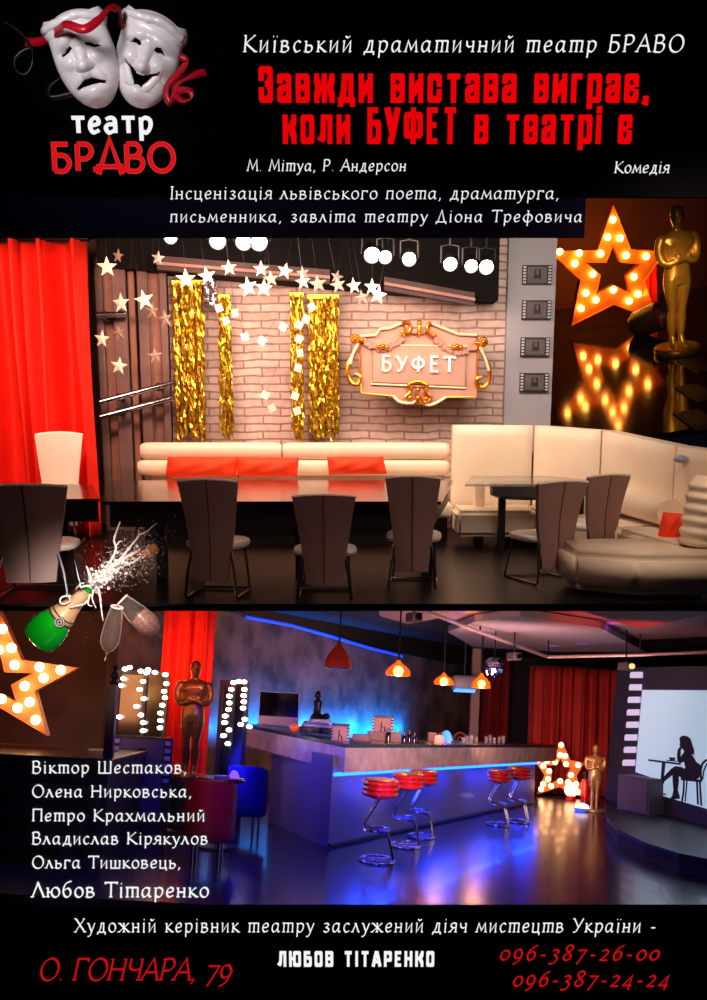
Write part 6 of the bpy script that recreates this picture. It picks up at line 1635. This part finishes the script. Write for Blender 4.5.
tend([(90,594,.1),(88,604,.12),(92,606,.1)], 1.0, .5)
tend([(71,596,.1),(62,597,.1),(60,602,.12),(65,604,.12),(70,600,.12),(66,594,.1)], 1.0, .5)
tend([(118,562,.1),(126,552,.1),(134,542,.1),(139,535,.1),(138,530,.1)], 1.6, .4)
tend([(138,535,.1),(146,532,.1),(152,527,.1),(157,523,.1)], 1.1, .3)
tend([(112,572,.1),(122,566,.1),(134,562,.1),(141,556,.1)], 2, .5)
for k in range(240):
    u = abs(random.gauss(0, .33)); x = 96+u*36+random.gauss(0, 3.2); y = 582-u*24+random.gauss(0, 3.8)
    m.ball(U.at(x, y, DB-.05-random.random()*.2)-c0, random.uniform(.6, 1.9)*s, 6)
for k in range(46):
    u = random.random(); x = 94+u*46+random.gauss(0, 4); y = 583-u*32+random.gauss(0, 5)
    m.ball(U.at(x, y, DB-.05-random.random()*.15)-c0, random.uniform(.9, 2.6)*s*(1.1-.5*u), 8, sz=random.uniform(.7, 1.4))
for k in range(1900):
    u = random.random(); x = 92+u*58+random.gauss(0, 5+9*u); y = 582-u*36+random.gauss(0, 5+9*u)
    r = random.choice((.25, .3, .4, .55))*s; c = U.at(x, y, DB-.05+random.uniform(-.25, .15))-c0
    m.add([c+Vector((r, 0, 0)), c+Vector((-r, 0, 0)), c+Vector((0, 0, r)), c+Vector((0, 0, -r)), c+Vector((0, -r, 0)), c+Vector((0, r, 0))], [(0, 2, 4), (2, 1, 4), (1, 3, 4), (3, 0, 4), (2, 0, 5), (1, 2, 5), (3, 1, 5), (0, 3, 5)])
for k in range(160):
    x = random.uniform(28, 110); y = random.uniform(540, 645); r = random.choice((.2, .3))*s; c = U.at(x, y, DB-.1)-c0
    m.add([c+Vector((r, 0, 0)), c+Vector((-r, 0, 0)), c+Vector((0, 0, r)), c+Vector((0, 0, -r)), c+Vector((0, -r, 0)), c+Vector((0, r, 0))], [(0, 2, 4), (2, 1, 4), (1, 3, 4), (3, 0, 4), (2, 0, 5), (1, 2, 5), (3, 1, 5), (0, 3, 5)])
o = m.build('champagne_splash', foam, None, 2, fix=False); place(o, U, c0); tag(o, 'white foaming champagne splash bursting from the green bottle', 'splash', kind='stuff')
# flutes
fl = glassy('flute_glass', (255, 224, 210), 1.0); fedge = mat('glass_edge_glow', (255, 232, 222), .2, emit=.3)  # rim gleam put into emission, the flutes hold no lamp
for (p0, p1, wv, lb, fillc) in (((107, 653), (117, 607), 10, 'left tilted champagne flute under the splash', False), ((158, 634), (122, 600), 12, 'right tilted champagne flute with pinkish drink under the splash', True)):
    a3, l3, Q3 = bottle_axis(p0, p1); n_ = l3/s; t = thing('champagne_flute', lb, 'glass', U, a3, rot=Q3)
    prf = [(.6, -4), (.8, 0), (wv*.55, 4), (wv*.92, 10), (wv, 17), (wv*.9, n_*.62), (wv*.62, n_), (wv*.60, n_)]
    MB().lathe(pr(prf), 32).build('bowl', fl, t, 2)
    MB().tube([(math.cos(k*PI/14)*wv*.6*s, math.sin(k*PI/14)*wv*.6*s, l3) for k in range(28)], .0065, 6, True).build('rim', fedge, t, True)
    MB().tube([(0, 0, -9*s), (0, 0, -2*s), (0, 0, 0)], .01, 8, rs=[.006, .008, .012]).build('stem', fl, t, True)
    if fillc: MB().lathe(pr([(0, 1.5), (wv*.5, 5), (wv*.86, 11), (wv*.92, 17), (wv*.84, n_*.55), (0, n_*.6)]), 28).build('drink', mat('sparkling_pink', (205, 130, 110), .3, alpha=.6, noise_=(40, (255, 215, 200), .6)), t, True)
light('SPOT', U, (-1.2, 5.0, 1.3), 700, (255, 240, 230), .2, target=U.at(90, 595, DB), spot=22, blend=.7, name='bottle_fill')  # unseen spot added to brighten bottle, splash and cork

# ------------------------------------------------------------------ lights of the bar room: unseen fills plus strip and screen spill
light('AREA', L, (.8, 9.3, 1.35), 50, (255, 196, 180), 1.0, target=(1.5, 14, 1.15), name='bar_front_wash', spread=1.3)  # unseen area light added to lift the steel fascia
light('AREA', L, (-2.3, 10.4, 2.1), 6, (255, 190, 150), .8, target=(-3.4, 14, 1.2), name='left_wash')
for x_, e_ in ((-.6, 13), (1.5, 20)):
    P_ = Vector((x_, 14.6 if x_ < 0 else 17.0, 2.3)); light('AREA', L, P_, e_, (255, 196, 176), .8, target=P_-wn*3+Vector((0, 0, -1.0)), name='stone_wash')
for k, e_ in ((.14, 40), (.24, 120), (.34, 130), (.44, 130), (.54, 110)):
    w_p = W0.lerp(W1, k)+wn*.16; zz = 1.1; lo = light('AREA', L, (w_p.x, w_p.y, zz), e_, (10, 120, 255), 1.35, name='wall_blue', sy=.08)
    dv = (-wn*.75+Vector((0, 0, .35))).normalized(); ax = wdir; lo.matrix_basis = L.M @ Matrix.Translation((w_p.x, w_p.y, zz)) @ Matrix((( ax.x, dv.cross(ax).x*-1, -dv.x, 0), (ax.y, -dv.cross(ax).y, -dv.y, 0), (ax.z, -dv.cross(ax).z, -dv.z, 0), (0, 0, 0, 1)))
light('SPOT', L, L.at(590, 640, 11.5), 260, (255, 70, 50), .4, target=L.at(580, 720, 18.5), spot=24, blend=1, name='curtain_spot')
light('AREA', L, (-.3, 8.9, 1.9), 60, (20, 20, 255), 1.0, target=(-.6, 9.5, 0), name='floor_blue')  # unseen area light added to turn the near floor blue
light('AREA', L, (1.5, 10.2, 1.9), 25, (20, 20, 255), 1.0, target=(1.0, 11, 0), name='floor_blue')  # second unseen blue light added over the floor
light('AREA', L, L.at(690, 740, 12.6), 2, (170, 200, 230), .9, target=L.floor(660, 870), name='screen_spill')
tc = L.floor(206, 866); light('SPOT', L, (tc.x+.3, tc.y-1.6, 1.9), 70, (255, 90, 110), .2, target=(tc.x, tc.y, .6), spot=30, blend=.9, name='tub_chair_fill')  # unseen spot added to brighten the crimson chair
